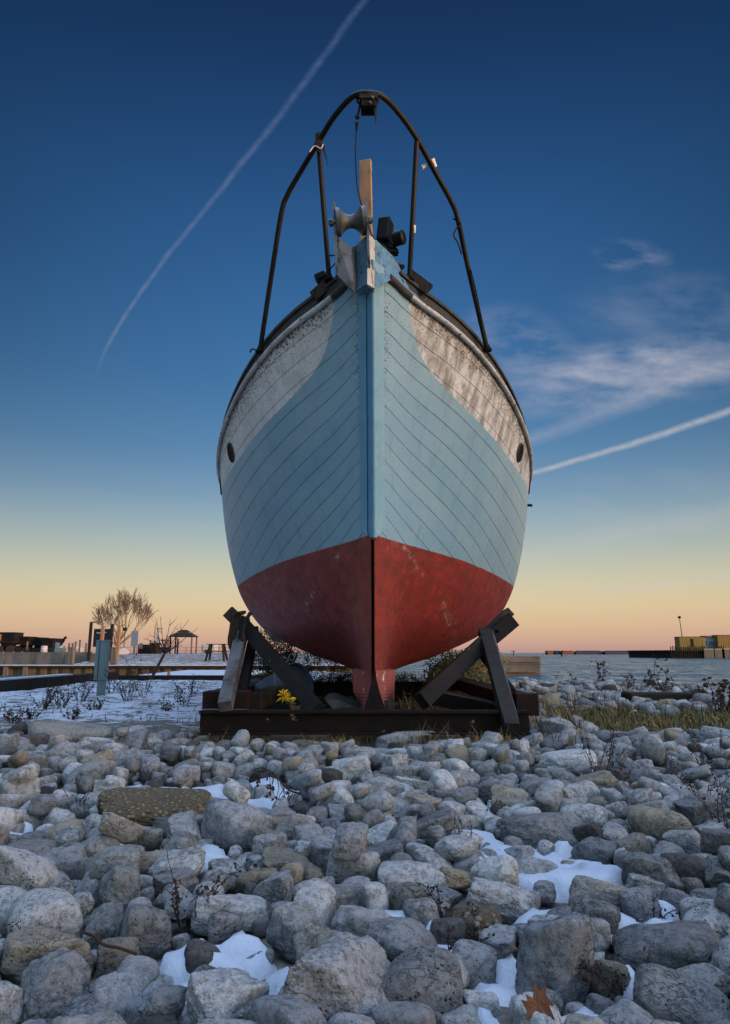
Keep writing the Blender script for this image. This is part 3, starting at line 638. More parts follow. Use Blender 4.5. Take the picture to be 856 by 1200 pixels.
pp = at(209, 749, 60); b = MB(); b.box((pp.x, 60, (pp.z + .6) / 2), (.12, .12, pp.z - .6)); b.box((pp.x, 60, pp.z), (.16, .16, .04)); b.build('fence_post', M['darkwood'], label='dark slim post just left of the gazebo', cat='post')
# gazebo
Y = 66; a, b2, z0, z1 = span(201, 229.5, 745, 763, Y); zz = fz(Y, a); cx = (a + b2) / 2; w_ = (b2 - a)
t = thing('gazebo', 'open sided gazebo with a dark two tier roof and slim posts', 'gazebo', (cx, Y, zz))
zt = at(0, 745.5, Y).z; zm = at(0, 741, Y).z; zp = at(0, 738.7, Y).z
b = MB(); q_ = lambda r, z: [(cx - r, Y - r, z), (cx + r, Y - r, z), (cx + r, Y + r, z), (cx - r, Y + r, z)]
b.add(q_(w_ * .5, zt - .08) + q_(w_ * .5, zt) + q_(w_ * .24, zm), [(3, 2, 1, 0), (0, 1, 5, 4), (1, 2, 6, 5), (2, 3, 7, 6), (3, 0, 4, 7), (4, 5, 9, 8), (5, 6, 10, 9), (6, 7, 11, 10), (7, 4, 8, 11), (8, 9, 10, 11)])
b.build('roof', M['roof_dark'], t)
b = MB(); b.add(q_(w_ * .26, zm + .04) + q_(w_ * .1, zp + .05), [(3, 2, 1, 0), (0, 1, 5, 4), (1, 2, 6, 5), (2, 3, 7, 6), (3, 0, 4, 7), (4, 5, 6, 7)]); b.build('upper_roof', M['roof_dark'], t)
for sx_ in (-1, 1):
    for sy_ in (-1, 1):
        b = MB(); b.box((cx + sx_ * w_ * .45, Y + sy_ * w_ * .42, (zz + zt) / 2), (.12, .12, zt - zz)); b.build('post', M['darkwood'] if sx_ < 0 else M['pile_grey'], t)
# thin fence line on the horizon
t = thing('wire_fence', 'thin wire fence on the skyline behind the gazebo', 'fence', (-20, 72, .75))
for k in range(12):
    x_ = -27 + k * 1.7; b = MB(); b.box((x_, 72, 1.05), (.06, .06, .8)); b.build('post', M['pile_grey'], t)
for z_ in (1.05, 1.38):
    b = MB(); b.box((-17.7, 72, z_), (18.8, .025, .03)); b.build('wire', M['pile_grey'], t)
# picnic table and white trailer behind
Y = 40.; Y = 52
a, b2, z0, z1 = span(240, 269, 755, 768, Y); zz = fz(Y, a); cx = (a + b2) / 2; H = z1 - zz; L = (b2 - a)
t = thing('picnic_table', 'dark wooden picnic table standing on the snowy bank', 'picnic table', (cx, Y, zz))
b = MB()
for k in range(5): b.box((cx, Y - .3 + k * .15, zz + H), (L * .78, .13, .05))
b.build('tabletop', M['darkwood'], t)
for sy_ in (-.7, .7):
    b = MB()
    for k in (0, .14): b.box((cx, Y + sy_ + (k - .07), zz + H * .56), (L * .92, .12, .045))
    b.build('seat', M['darkwood'], t)
for sx_ in (-.3, .3):
    for sy_ in (-1, 1):
        b = MB(); b.bar((cx + sx_ * L * 1.25 , Y + sy_ * .62, zz), (cx + sx_ * L * .85, Y + sy_ * .22, zz + H), .14, .1); b.build('leg', M['darkwood'], t)
    b = MB(); b.box((cx + sx_ * L, Y, zz + H * .52), (.09, 1.5, .1)); b.build('cross_brace', M['darkwood'], t)
a, b2, z0, z1 = span(238, 254, 755, 763, 75); zz = fz(75, a)
t = thing('cargo_trailer', 'small white cargo trailer behind the picnic table', 'trailer', ((a + b2) / 2, 75, zz))
b = MB(); b.box(((a + b2) / 2, 75, (zz + z1) / 2 + .15), (b2 - a, 1.6, z1 - zz - .25)); b.build('body', M['dim_white'], t, bevel=.08)
for x_ in (.4, .6): b = MB(); b.lathe((a + (b2 - a) * x_, 74.1, zz + .22), (0, 1, 0), [(0, .1), (.01, .22), (.14, .22), (.15, .1)], 18); b.build('wheel', M['tyre'], t)

# ------------------------------------------------------------------ right: pier block, breakwater, container pier
Y = 47
a = at(560, 768, Y).x; b2 = at(634, 768, Y).x
t = thing('concrete_pier', 'square ended concrete pier standing in the water behind the cradle', 'pier', ((a + b2) / 2, Y, WATER))
dp = 9
b = MB(); b.box(((a + b2) / 2, Y + dp / 2, .42), (b2 - a, dp, .42)); b.build('cap', M['concrete'], t, bevel=.04)
b = MB(); b.box(((a + b2) / 2, Y + dp / 2 + .1, -.12), (b2 - a - .1, dp, .64)); b.box(((a + b2) / 2, Y + dp / 2 + .02, .16), (b2 - a - .02, dp, .07)); b.build('wall', M['concrete'], t)
b = MB(); b.box(((a + b2) / 2, Y + dp / 2 + .1, -.9), (b2 - a - .1, dp, .8)); b.box(((a + b2) / 2, Y + dp / 2, -.42), (b2 - a, dp, .06)); b.build('footing', M['sheetpile'], t)
pp = at(604, 763, Y); b = MB(); b.tube([(pp.x, Y + .5, .6), (pp.x, Y + .5, pp.z)], .03, 8); b.bar((pp.x - .2, Y + .5, pp.z), (pp.x + .12, Y + .5, pp.z), .06, .04); b.build('light_bracket', M['black_pipe'], t)
t = thing('breakwater', 'long low dark breakwater on the horizon', 'breakwater', (100, 620, WATER))
a = at(640, 766, 620).x; b2 = at(800, 766, 620).x
b = MB(); b.box(((a + b2) / 2, 620, WATER + .35), (b2 - a, 6, 1.6)); b.build('rock_mound', M['darkwood'], t)
for x0_, x1_, mt, lab, dY in ((640, 648, 'orange_hull', 'rust red barge at the left end of the breakwater', 0), (649, 656, 'blue_hull', 'short blue barge between the two red barges', 3), (657, 672, 'orange_hull', 'longer red barge left of the small harbour marker', 0), (673, 706, 'blue_hull', 'blue barge just right of the red barges', 2),
                          (707, 742, 'blue_hull', 'blue barge at the middle of the breakwater', 0), (743, 783, 'blue_hull', 'blue barge nearest the container pier', 2)):
    a, b2, z0, z1 = span(x0_, x1_, 763.6, 766.6, 600 + dY)
    t = thing('barge', lab, 'barge', ((a + b2) / 2, 600 + dY, WATER), 'moored barges on the horizon')
    b = MB(); z_b, z_t = WATER - .1, z1 + .35; cy = 600 + dY
    b.add([(a + 1, cy - 4, z_b), (b2 - 1, cy - 4, z_b), (b2 - 1, cy + 4, z_b), (a + 1, cy + 4, z_b), (a, cy - 4, z_t), (b2, cy - 4, z_t), (b2, cy + 4, z_t), (a, cy + 4, z_t)],
          [(3, 2, 1, 0), (4, 5, 6, 7), (0, 1, 5, 4), (1, 2, 6, 5), (2, 3, 7, 6), (3, 0, 4, 7)]); b.build('hull', M[mt], t)
    b = MB(); b.box(((a + b2) / 2, cy, z_t + .25), ((b2 - a) * .8, 5, .5)); b.build('hatch', M[mt], t)
pp = at(658.5, 768, 300); b = MB(); b.tube([(pp.x, 300, WATER - .3), (pp.x, 300, 1.2)], .35, 8); b.box((pp.x, 300, 1.2), (1.6, .4, .7)); b.build('channel_marker', M['darkwood'], label='dark channel marker post in front of the breakwater', cat='marker')

Y = 190; PZ = at(800, 762.3, Y).z
a = at(785, 765, Y).x; b2 = at(935, 765, Y).x
t = thing('container_pier', 'dark timber pier on closely set piles carrying containers', 'pier', ((a + b2) / 2, Y, WATER))
b = MB(); b.box(((a + b2) / 2, Y + 15.4, (PZ + WATER) / 2 - .4), (b2 - a - .6, 30, PZ - WATER + .4)); b.build('bulkhead', M['darkwood'], t)
b = MB(); b.box(((a + b2) / 2, Y + 15, PZ - .05), (b2 - a, 31, .3)); b.build('deck', M['darkwood'], t)
npile = 60
for k in range(npile):
    x_ = a + .3 + (b2 - a - .6) * k / (npile - 1); up = .9 + .5 * rnd.random() if k < 26 else .1
    b = MB(); b.tube([(x_, Y - .3, WATER - .5), (x_ + rnd.uniform(-.06, .06), Y - .3, PZ + up)], [.2, .13], 6); b.build('pile', M['darkwood'], t)
for x0_ in (826, 838.5, 847, 856):
    p0 = at(x0_, 764, Y - .8); b = MB(); b.box((p0.x + 1.1, Y - .8, PZ - 1.0), (2.6, .3, 2.6)); b.build('fender_panel', M['pile_grey'], t)
    b = MB(); b.box((p0.x + 1.1, Y - .8, PZ + .38), (2.5, .35, .12)); b.build('snow_cap', M['snow'], t)
def container(x0_, x1_, yt, mt, lab, Yc, text=None):
    a, b2, z0, z1 = span(x0_, x1_, yt, 762, Yc); z0 = PZ + .1
    t = thing('cargo_container', lab, 'container', ((a + b2) / 2, Yc, z0), 'containers on the pier')
    b = MB(); b.box(((a + b2) / 2, Yc + 1.5, (z0 + z1) / 2), (b2 - a, 3, z1 - z0))
    k = a + .25
    while k < b2 - .1: b.box((k, Yc - .03, (z0 + z1) / 2), (.16, .06, z1 - z0 - .4)); k += .45
    b.build('body', mt, t)
    b = MB(); b.box(((a + b2) / 2, Yc + 1.5, z1 + .06), (b2 - a + .15, 3.2, .14)); b.build('top_frame', M['vehicle_dark'], t)
    if text is None and x0_ < 800:
        p0 = at(811, 751, Yc); b = MB(); b.box((p0.x, Yc - .1, (z0 + z1) / 2 + .2), (.8, .08, (z1 - z0) * .62)); b.build('door', M['vehicle_dark'], t)
    if text:
        cu = bpy.data.curves.new('lettering', 'FONT'); cu.body = text; cu.size = 1.5; cu.extrude = .02; cu.align_x = 'CENTER'; cu.align_y = 'CENTER'
        oo = bpy.data.objects.new('tmp', cu); C.objects.link(oo); dg = bpy.context.evaluated_depsgraph_get()
        me = bpy.data.meshes.new_from_object(oo.evaluated_get(dg)); bpy.data.objects.remove(oo)
        me.name = 'lettering'; me.materials.clear(); me.materials.append(M['letters'])
        o = bpy.data.objects.new('lettering', me); C.objects.link(o); o.parent = t; o.rotation_euler = (R(90), 0, 0)
        o.location = (0, -.12, at(0, 754.2, Yc).z - z0)
container(797.5, 826, 746.6, M['yellow_box'], 'dull yellow container at the outer end of the pier', Y + 2)
container(826.5, 842, 747.2, M['blue_box'], 'pale blue container with faded black lettering between yellow ones', Y + 3, 'COSCO')
container(828, 838.5, 745.6, M['orangewood'], 'orange topped container behind the pale blue one', Y + 8)
container(842.5, 880, 744.6, M['yellow_box'], 'dull yellow container at the right edge of the photo', Y + 1.5)
container(881, 905, 745, M['blue_box'], 'pale blue container beyond the right edge of the photo', Y + 1.5)
pp = at(796.5, 724, Y + 4)
t = thing('lamp_pole', 'slim leaning lamp pole beside the yellow container', 'lamp pole', (pp.x + .3, Y + 4, PZ))
b = MB(); b.tube([(pp.x + .45, Y + 4, PZ), (pp.x, Y + 4, pp.z)], [.16, .09], 8); b.build('pole', M['pile_grey'], t)
b = MB(); b.lathe((pp.x, Y + 4, pp.z - .2), (0, 0, 1), [(0, .2), (.2, .42), (.5, .42), (.7, .2)], 14); b.build('lamp_head', M['darkwood'], t)
# ------------------------------------------------------------------ hull lines
def pchip(x,xs,ys):
    xs=np.asarray(xs,float);ys=np.asarray(ys,float)
    h=np.diff(xs);d=np.diff(ys)/h;m=np.zeros_like(xs)
    for i in range(1,len(xs)-1):
        if d[i-1]*d[i]>0:
            w1=2*h[i]+h[i-1];w2=h[i]+2*h[i-1];m[i]=(w1+w2)/(w1/d[i-1]+w2/d[i])
    m[0]=d[0];m[-1]=d[-1]
    x=np.clip(x,xs[0],xs[-1]);i=np.clip(np.searchsorted(xs,x,side='right')-1,0,len(xs)-2)
    t=(x-xs[i])/h[i]
    return ((2*t**3-3*t**2+1)*ys[i]+(t**3-2*t**2+t)*h[i]*m[i]+(-2*t**3+3*t**2)*ys[i+1]+(t**3-t**2)*h[i]*m[i+1])
# heights are relative to the eye line; y is the distance from the viewer's origin
Z_LV=[-.27,0,.4,1.0]
STEM=[(-.27,6.46),(0,6.45),(.4,6.42),(1.0,6.36),(2.1,6.08),(3.42,5.63)]
def y_stem(z): return pchip(z,[a for a,b in STEM],[b for a,b in STEM])
HALF_STEM=.085
T_SHEER=([0,.07,.15,.27,.5,.8,1.25,1.84,2.5,3.35,4.05,5.3,6.5,9.3,11.2],[.11,.20,.28,.43,.74,1.05,1.37,1.68,1.95,2.19,2.31,2.40,2.4,2.1,1.75])
T_PAINT=([0,.29,.85,1.4,1.8,2.3,2.9,3.65,4.6,5.6,8.6,11.2],[.11,.29,.69,1.05,1.26,1.51,1.77,2.04,2.16,2.2,1.85,1.35])
T_BILGE=([0,.4,.9,1.6,2.6,3.6,4.6,5.6,8.6,11.2],[.11,.22,.48,.86,1.34,1.66,1.82,1.88,1.5,.8])
T_LOW=([0,.5,1.05,1.55,2.0,2.6,3.6,5.6,8.6,11.2],[.10,.14,.26,.43,.60,.78,.98,1.08,.75,.3])
def z_sheer(Y): return pchip(Y,[5.6,6.2,6.7,7.3,8,9.1,10,12,17],[3.42,3.20,3.05,2.92,2.79,2.62,2.53,2.42,2.5])
def x_axis(Y): return .065+(Y-6)*.022
def half(s,z,zs):
    a=pchip(s,*T_SHEER);b=pchip(s,*T_PAINT);c=pchip(s,*T_BILGE);d=pchip(s,*T_LOW)
    k=min(1,s/1.5)
    mid=.5*(a+b)+.05*k
    return float(pchip(z,[-.27,0,.4,1.0,.5*(1.0+zs),zs],[.085+.02*k,d,c,b,mid,a]))
def section(s,n=60):
    """points sheer->keel for the +x side, world coordinates (z above ground), with distance from sheer"""
    zs=3.42
    for _ in range(30): zs=float(z_sheer(y_stem(zs)+s))
    pts=[]
    for j in range(n+1):
        t=j/n; z=zs+(-.27-zs)*t
        Y=float(y_stem(min(z,3.42)))+s
        k=min(1,max(0,(1.16-z)/.14)); k=k*k*(3-2*k)          # below the waterline the planks close on the centre line
        e=math.exp(-s/.16); fw=.055+.075*min(1,max(0,(z+.27)/1.2))
        pts.append((half(s,z,zs)-k*e*(half(0,z,zs)-.014),Y-k*e*fw*1.05,z))
    g=[0]
    for i in range(n): g.append(g[-1]+float(np.linalg.norm(np.subtract(pts[i+1],pts[i]))))
    return pts,g
def plank_w(s): return .172+.03*min(s,3.2)
S_LIST=[0,.04,.09,.15,.22,.3,.4,.5,.62,.75,.9,1.05,1.2,1.4,1.6,1.8,2.0,2.25,2.5,2.75,3.0,3.3,3.6,3.9,4.2,4.6,5.0,5.5,6,6.6,7.2,8,8.8,9.6,10.4,11.2]

def strake(s,g):
    q=g/plank_w(s); sh=.6*(math.sqrt(max(0,min(s,3.2)-.3)**2+.04)-.2)
    return q+sh+max(0,q-6)*.10*(1-math.exp(-s/.5))
# ------------------------------------------------------------------ the boat
def hp(s, j, sd, n=60, _c={}):
    if s not in _c: _c[s] = section(s, n)
    pts, g_ = _c[s]; p = pts[j]
    return Vector((x_axis(p[1]) + sd * p[0], p[1], p[2] + EYE)), g_[j]
NS = 60
KX = [0, .17, .2, .24, .28, .36, .5, .8, 1.1, 1.6, 2.1, 2.7, 3.4, 4.5, 11]
KQ = [0.0, 0.0, 0.4, 1.4, 2.1, 2.855, 3.25, 3.453, 3.425, 3.419, 3.347, 3.185, 3.044, 2.724, 2.724]
def hull_mat():
    m, gg, b = new_mat('painted_planking')
    uv = gg.n('ShaderNodeUVMap').outputs[0]; s_, q_, _ = gg.xyz(uv)
    tc = gg.n('ShaderNodeTexCoord').outputs['Object']; ox, oy, oz = gg.xyz(tc)
    fc = gg.n('ShaderNodeFloatCurve'); cv = fc.mapping.curves[0]
    for i, (a, c) in enumerate(zip(KX, KQ)):
        if i < 2: cv.points[i].location = (a / 11, c / 5)
        else: cv.points.new(a / 11, c / 5)
    fc.mapping.update(); gg.put(fc.inputs['Value'], gg.m('DIVIDE', s_, 11.0))
    edge = gg.m('MULTIPLY', fc.outputs[0], 5.0)
    e_w = gg.m('ADD', edge, gg.m('MULTIPLY', gg.m('SUBTRACT', gg.noise(tc, 12, 4), .5), .07))
    white = gg.mr(gg.m('SUBTRACT', e_w, q_), -.02, .02)
    red = gg.mr(gg.m('SUBTRACT', gg.m('SUBTRACT', PAINT_Z0, gg.m('MULTIPLY', gg.m('SUBTRACT', oy, .66), .033)), gg.m('ADD', oz, gg.m('MULTIPLY', gg.m('SUBTRACT', gg.noise(tc, 9, 3), .5), .012))), -.004, .004)
    plank_id = gg.m('FLOOR', q_); fr = gg.m('FRACT', q_); sd = gg.m('GREATER_THAN', ox, 0)
    wn = gg.n('ShaderNodeTexWhiteNoise', noise_dimensions='2D'); gg.l(gg.comb(plank_id, sd, 0), wn.inputs['Vector']); pv = wn.outputs[0]
    long_ = gg.comb(gg.m('MULTIPLY', s_, 1.2), gg.m('MULTIPLY', q_, 2.0), sd)
    n_big = gg.noise(tc, 1.6, 6, .6); n_med = gg.noise(tc, 8, 7, .65); n_fine = gg.noise(tc, 60, 6, .7)
    vert = gg.noise(gg.mapping(tc, (9, 9, .9)), 1.0, 6, .65)
    # blue
    blue = gg.mix(gg.mr(n_big, .3, .7), (.145, .30, .43), (.22, .37, .475))
    blue = gg.mix(gg.mr(n_med, .35, .7, 0, .35), blue, (.22, .34, .42))
    blue = gg.mix(gg.m('MULTIPLY', pv, .38), blue, (.27, .40, .46))
    blue = gg.mix(gg.mr(s_, 1.3, 4.0, 0, .45), blue, (.34, .40, .43))
    blue = gg.mix(gg.mr(vert, .52, .75, 0, .32), blue, (.09, .15, .18))
    # white, gone grey and streaked
    wh = gg.mix(gg.mr(n_big, .35, .65), (.68, .68, .69), (.56, .56, .57))
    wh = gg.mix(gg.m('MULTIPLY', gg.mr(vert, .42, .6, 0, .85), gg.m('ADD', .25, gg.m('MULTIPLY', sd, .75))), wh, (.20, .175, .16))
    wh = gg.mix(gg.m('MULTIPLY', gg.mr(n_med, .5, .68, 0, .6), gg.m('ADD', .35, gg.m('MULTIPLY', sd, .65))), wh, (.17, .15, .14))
    spk = gg.noise(tc, 38, 5, .75); spk2 = gg.noise(tc, 95, 3, .6)
    grime = gg.mr(gg.m('SUBTRACT', q_, gg.m('MULTIPLY', gg.m('MAXIMUM', gg.m('SUBTRACT', gg.m('MINIMUM', s_, 3.2), .45), 0.0), .6)), 0, 1.6, .16, 0)
    wh = gg.mix(gg.mr(gg.m('ADD', spk, grime), .60, .68), wh, (.035, .03, .028))
    wh = gg.mix(gg.mr(spk2, .62, .68, 0, .85), wh, (.06, .05, .045))
    rustp = gg.noise(tc, 7, 6, .8); wh = gg.mix(gg.mr(rustp, .70, .74, 0, .7), wh, (.22, .07, .04))
    top = gg.mix(white, blue, wh)
    sp3 = gg.voro(tc, 26); sp4 = gg.mr(gg.noise(tc, 5, 4), .42, .6)
    top = gg.mix(gg.m('MULTIPLY', gg.m('MULTIPLY', gg.mr(sp3, .10, .15, .85, 0), sp4), gg.m('SUBTRACT', 1, red)), top, (.02, .022, .025))
    sp5 = gg.voro(tc, 61); top = gg.mix(gg.m('MULTIPLY', gg.mr(sp5, .12, .20, .75, 0), gg.mr(gg.noise(tc, 7, 3), .45, .62)), top, (.03, .035, .04))
    flk = gg.noise(tc, 15, 6, .82); top = gg.mix(gg.mr(flk, .685, .70, 0, .85), top, (.45, .46, .46)); top = gg.mix(gg.mr(flk, .725, .735, 0, .9), top, (.10, .075, .06))
    # bow grime beside the stem
    bow = gg.m('MULTIPLY', gg.mr(s_, 0, .14, .22, 0), gg.mr(oz, 2.2, 3.2, .4, 1))
    top = gg.mix(gg.mr(gg.m('ADD', gg.noise(tc, 50, 5, .75), bow), .72, .78, 0, .9), top, (.015, .014, .014))
    # cracked joint between the planks and the stem
    ck = gg.m('MULTIPLY', gg.mr(s_, .0, .010, 1, 0), gg.mr(gg.noise(tc, 6, 5, .8), .42, .52))
    top = gg.mix(gg.m('MULTIPLY', ck, .9), top, (.012, .012, .012))
    # red antifouling
    rd = gg.mix(gg.mr(n_big, .3, .7), (.31, .028, .016), (.21, .02, .013))
    dg = gg.noise(gg.mapping(tc, (3, 3, 14), (.0, .75, .0)), 1.0, 6, .7); rd = gg.mix(gg.mr(dg, .42, .66, 0, .6), rd, (.09, .016, .014))
    rd = gg.mix(gg.mr(n_med, .42, .68, 0, .65), rd, (.10, .018, .016))
    rd = gg.mix(gg.mr(n_fine, .60, .75, 0, .3), rd, (.36, .09, .065))
    rd = gg.mix(gg.mr(vert, .55, .75, 0, .6), rd, (.07, .02, .018))
    seam_g = gg.m('ABSOLUTE', gg.m('SUBTRACT', gg.m('ADD', q_, gg.m('MULTIPLY', gg.m('SUBTRACT', gg.noise(tc, 3.2, 4), .5), 1.6)), 13.45))
    chip = gg.m('MULTIPLY', gg.mr(seam_g, .05, .35, 1, 0), gg.mr(gg.noise(tc, 20, 6, .8), .52, .60))
    chip = gg.m('MULTIPLY', chip, gg.mr(gg.noise(tc, 1.9, 2), .44, .54))
    scr = gg.m('MULTIPLY', gg.mr(gg.noise(gg.mapping(tc, (5, 30, 9), (.3, .5, .2)), 1.0, 5, .75), .64, .69), .6)
    chip = gg.m('MAXIMUM', chip, scr)
    rd = gg.mix(gg.m('MULTIPLY', chip, .8), rd, (.48, .33, .30))
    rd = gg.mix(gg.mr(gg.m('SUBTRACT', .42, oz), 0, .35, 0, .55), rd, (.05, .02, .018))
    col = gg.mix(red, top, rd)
    # seams
    fe = gg.m('MINIMUM', fr, gg.m('SUBTRACT', 1, fr))
    open_ = gg.mr(gg.noise(tc, 3, 3), .4, .62, .55, 1.0)
    sw = gg.m('MULTIPLY', gg.mr(gg.noise(tc, 10, 3), .35, .7, .012, .022), 1.0)
    line = gg.m('MULTIPLY', gg.m('LESS_THAN', fe, sw), open_)
    below = gg.m('MULTIPLY', red, .62)
    line = gg.m('MULTIPLY', line, gg.m('SUBTRACT', 1, below))
    col = gg.mix(gg.m('MULTIPLY', line, .85), col, gg.mix(white, (.02, .03, .04), (.16, .15, .14)))
    gg.put(b.inputs['Base Color'], col)
    gg.put(b.inputs['Roughness'], gg.mr(n_med, .3, .7, .42, .62)); b.inputs['Specular IOR Level'].default_value = .35
    h = gg.m('SUBTRACT', gg.m('ADD', gg.m('MULTIPLY', n_med, .25), gg.m('MULTIPLY', n_fine, .12)), gg.m('MULTIPLY', gg.mr(fe, 0, .06, 1, 0), gg.m('SUBTRACT', .9, gg.m('MULTIPLY', red, .65))))
    h = gg.m('ADD', h, gg.m('MULTIPLY', pv, .12))
    gg.put(b.inputs['Normal'], gg.bump(h, .55, .012))
    return m
HB = Vector((x_axis(6.4), 6.4, .33))              # where the forefoot rests
PAINT_Z0 = 1.04 + EYE - HB.z
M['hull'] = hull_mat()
boat = thing('fishing_boat', 'old wooden boat with pale blue sides, white band and red bottom propped on a cradle', 'boat', HB)
verts = []; uvs = []; faces = []
for sd in (-1, 1):
    base = len(verts)
    for s in S_LIST:
        for j in range(NS + 1):
            jj = round(j * 60 / NS); p_, g_ = hp(s, min(60, jj), sd)
            verts.append(tuple(p_ - HB)); uvs.append((s, strake(s, g_)))
    n_ = NS + 1
    for i in range(len(S_LIST) - 1):
        for j in range(NS):
            a = base + i * n_ + j; f = (a, a + 1, a + n_ + 1, a + n_)
            faces.append(f if sd < 0 else f[::-1])
b0, b1 = NS, len(S_LIST) * (NS + 1) + NS           # bottom plank between the two sides
for i in range(len(S_LIST) - 1):
    a, c = i * (NS + 1) + NS, (i + 1) * (NS + 1) + NS; k = len(S_LIST) * (NS + 1)
    faces.append((a, k + a, k + c, c))
last = (len(S_LIST) - 1) * (NS + 1); k = len(S_LIST) * (NS + 1)
for j in range(NS): faces.append((last + j, last + j + 1, k + last + j + 1, k + last + j))
me = bpy.data.meshes.new('planking'); me.from_pydata(verts, [], faces)
ul = me.uv_layers.new(name='UVMap')
for l_ in me.loops: ul.data[l_.index].uv = uvs[l_.vertex_index]
me.polygons.foreach_set('use_smooth', [True] * len(me.polygons)); me.materials.append(M['hull'])
try: me.set_sharp_from_angle(angle=R(50))
except Exception: pass
o = bpy.data.objects.new('planking', me); C.objects.link(o); o.parent = boat; o['label'] = 'blue, white and red painted hull planking'; WL[o.name] = HB
planking = o
# deck
b = MB(); L_, R_ = [], []
for s in S_LIST[4:]:
    pl, _ = hp(s, 4, -1); pr, _ = hp(s, 4, 1); L_.append(pl + Vector((.10, .05, 0))); R_.append(pr + Vector((-.10, .05, 0)))
b.prism(L_ + R_[::-1], (0, 0, -.05)); b.build('deck', M['deck'], boat)

# stem: cover strips and the sharp outer timber
def stem_mat(dark):  # dark: shaded-side copy, the weaker light painted in as deeper blue
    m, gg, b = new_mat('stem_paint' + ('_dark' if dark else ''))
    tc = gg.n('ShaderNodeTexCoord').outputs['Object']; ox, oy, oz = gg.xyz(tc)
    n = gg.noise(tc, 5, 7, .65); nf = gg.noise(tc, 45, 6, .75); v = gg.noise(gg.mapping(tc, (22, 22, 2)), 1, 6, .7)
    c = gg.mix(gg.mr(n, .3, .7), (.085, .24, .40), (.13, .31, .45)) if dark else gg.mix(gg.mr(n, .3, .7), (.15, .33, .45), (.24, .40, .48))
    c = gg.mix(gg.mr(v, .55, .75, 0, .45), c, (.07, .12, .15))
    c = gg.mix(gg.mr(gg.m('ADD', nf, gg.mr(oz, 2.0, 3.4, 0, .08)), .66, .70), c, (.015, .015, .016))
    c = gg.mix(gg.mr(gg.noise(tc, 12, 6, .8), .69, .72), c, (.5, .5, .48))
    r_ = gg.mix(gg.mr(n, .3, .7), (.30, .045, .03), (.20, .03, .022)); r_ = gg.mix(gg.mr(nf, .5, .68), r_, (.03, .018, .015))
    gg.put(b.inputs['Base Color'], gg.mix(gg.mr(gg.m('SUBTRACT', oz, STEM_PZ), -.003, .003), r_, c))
    b.inputs['Roughness'].default_value = .6; gg.put(b.inputs['Normal'], gg.bump(gg.m('ADD', n, nf), .6, .01)); return m
zr = [3.42 - (3.42 - 1.02) * k / 50 for k in range(51)]
def stem_pts(z):
    y0 = float(y_stem(max(-.27, z))); f = min(1, max(0, (z + .27) / 1.2))
    tp_ = min(1, max(0.0, (z - 1.02) / .14)); tp_ = tp_ * tp_ * (3 - 2 * tp_)
    return y0, .055 + .075 * f, .012 + .093 * tp_                # distance forward of the planks, half width at the planks
def sweep(name, secs, mt, parent, close=True, label=None, smooth=False):
    b = MB(); n = len(secs[0])
    vs = [p_ for sc in secs for p_ in sc]; fs = []
    for i in range(len(secs) - 1):
        for j in range(n if close else n - 1):
            fs.append((i * n + j, i * n + (j + 1) % n, (i + 1) * n + (j + 1) % n, (i + 1) * n + j))
    fs += [tuple(range(n))[::-1], tuple((len(secs) - 1) * n + k for k in range(n))]
    b.add(vs, fs); return b.build(name, mt, parent, label=label, smooth=smooth)
STEM_PZ = 1.045 - 1.02
stem_shaded, stem_lit = stem_mat(True), stem_mat(False)  # left and centre timbers coloured as shaded, right as lit
cx = x_axis(5.9)
secs_l, secs_r, secs_c = [], [], []
for z in zr:
    y0, fw, hw = stem_pts(z); Z = z + EYE; c_ = x_axis(y0)
    secs_l.append([(c_ - hw - .01, y0 + .03, Z), (c_ - hw - .012, y0 - .014 - (.105 - hw) / .093 * fw * .98, Z), (c_ - min(.052, hw + .008), y0 - fw * .62, Z), (c_ - .04, y0 + .03, Z)])
    secs_r.append([(c_ + hw + .01, y0 + .03, Z), (c_ + .035, y0 + .03, Z), (c_ + .012, y0 - fw * .98, Z), (c_ + .02, y0 - fw * 1.0, Z), (c_ + hw + .012, y0 - .016 - (.105 - hw) / .093 * fw * .98, Z)])
    secs_c.append([(c_ - .045, y0 + .02, Z), (c_ - .047, y0 - fw * .50, Z), (c_ + .004, y0 - fw * 1.16, Z), (c_ + .016, y0 - fw * 1.16, Z), (c_ + .03, y0 + .02, Z)])
sweep('stem_cheek', secs_l, stem_shaded, boat); sweep('stem_cheek', secs_r, stem_lit, boat); sweep('stem', secs_c, stem_shaded, boat)
# iron band down the red part of the stem, spreading into the dark forefoot wedge
secs = []
for k in range(31):
    z = 1.03 - (1.03 + .52) * k / 30; y0, fw, hw = stem_pts(z); c_ = x_axis(y0)
    wd = .0045 + (.095 * max(0, min(1, (-.12 - z) / .38)) ** 1.5)
    yy = y0 - fw * 1.07 if z > -.2 else float(y_stem(-.27)) - .055 * 1.07 + (-.2 - z) * .0
    secs.append([(c_ + .01 - wd, yy - .016, z + EYE), (c_ + .01 + wd, yy - .016, z + EYE), (c_ + .01 + wd * .8, yy + .06, z + EYE), (c_ + .01 - wd * .8, yy + .06, z + EYE)])
sweep('stem_band', secs, M['rusty'], boat, label='dark rusty band down the lower stem')
M['keel_pink'] = surf('faded_pink_paint', (.30, .08, .065), (.20, .042, .035), .8, 6, .4, .008, 0, (.6, .48, .43), 14, .38, (1, 1, .35))
yk = float(y_stem(-.27)) - .055
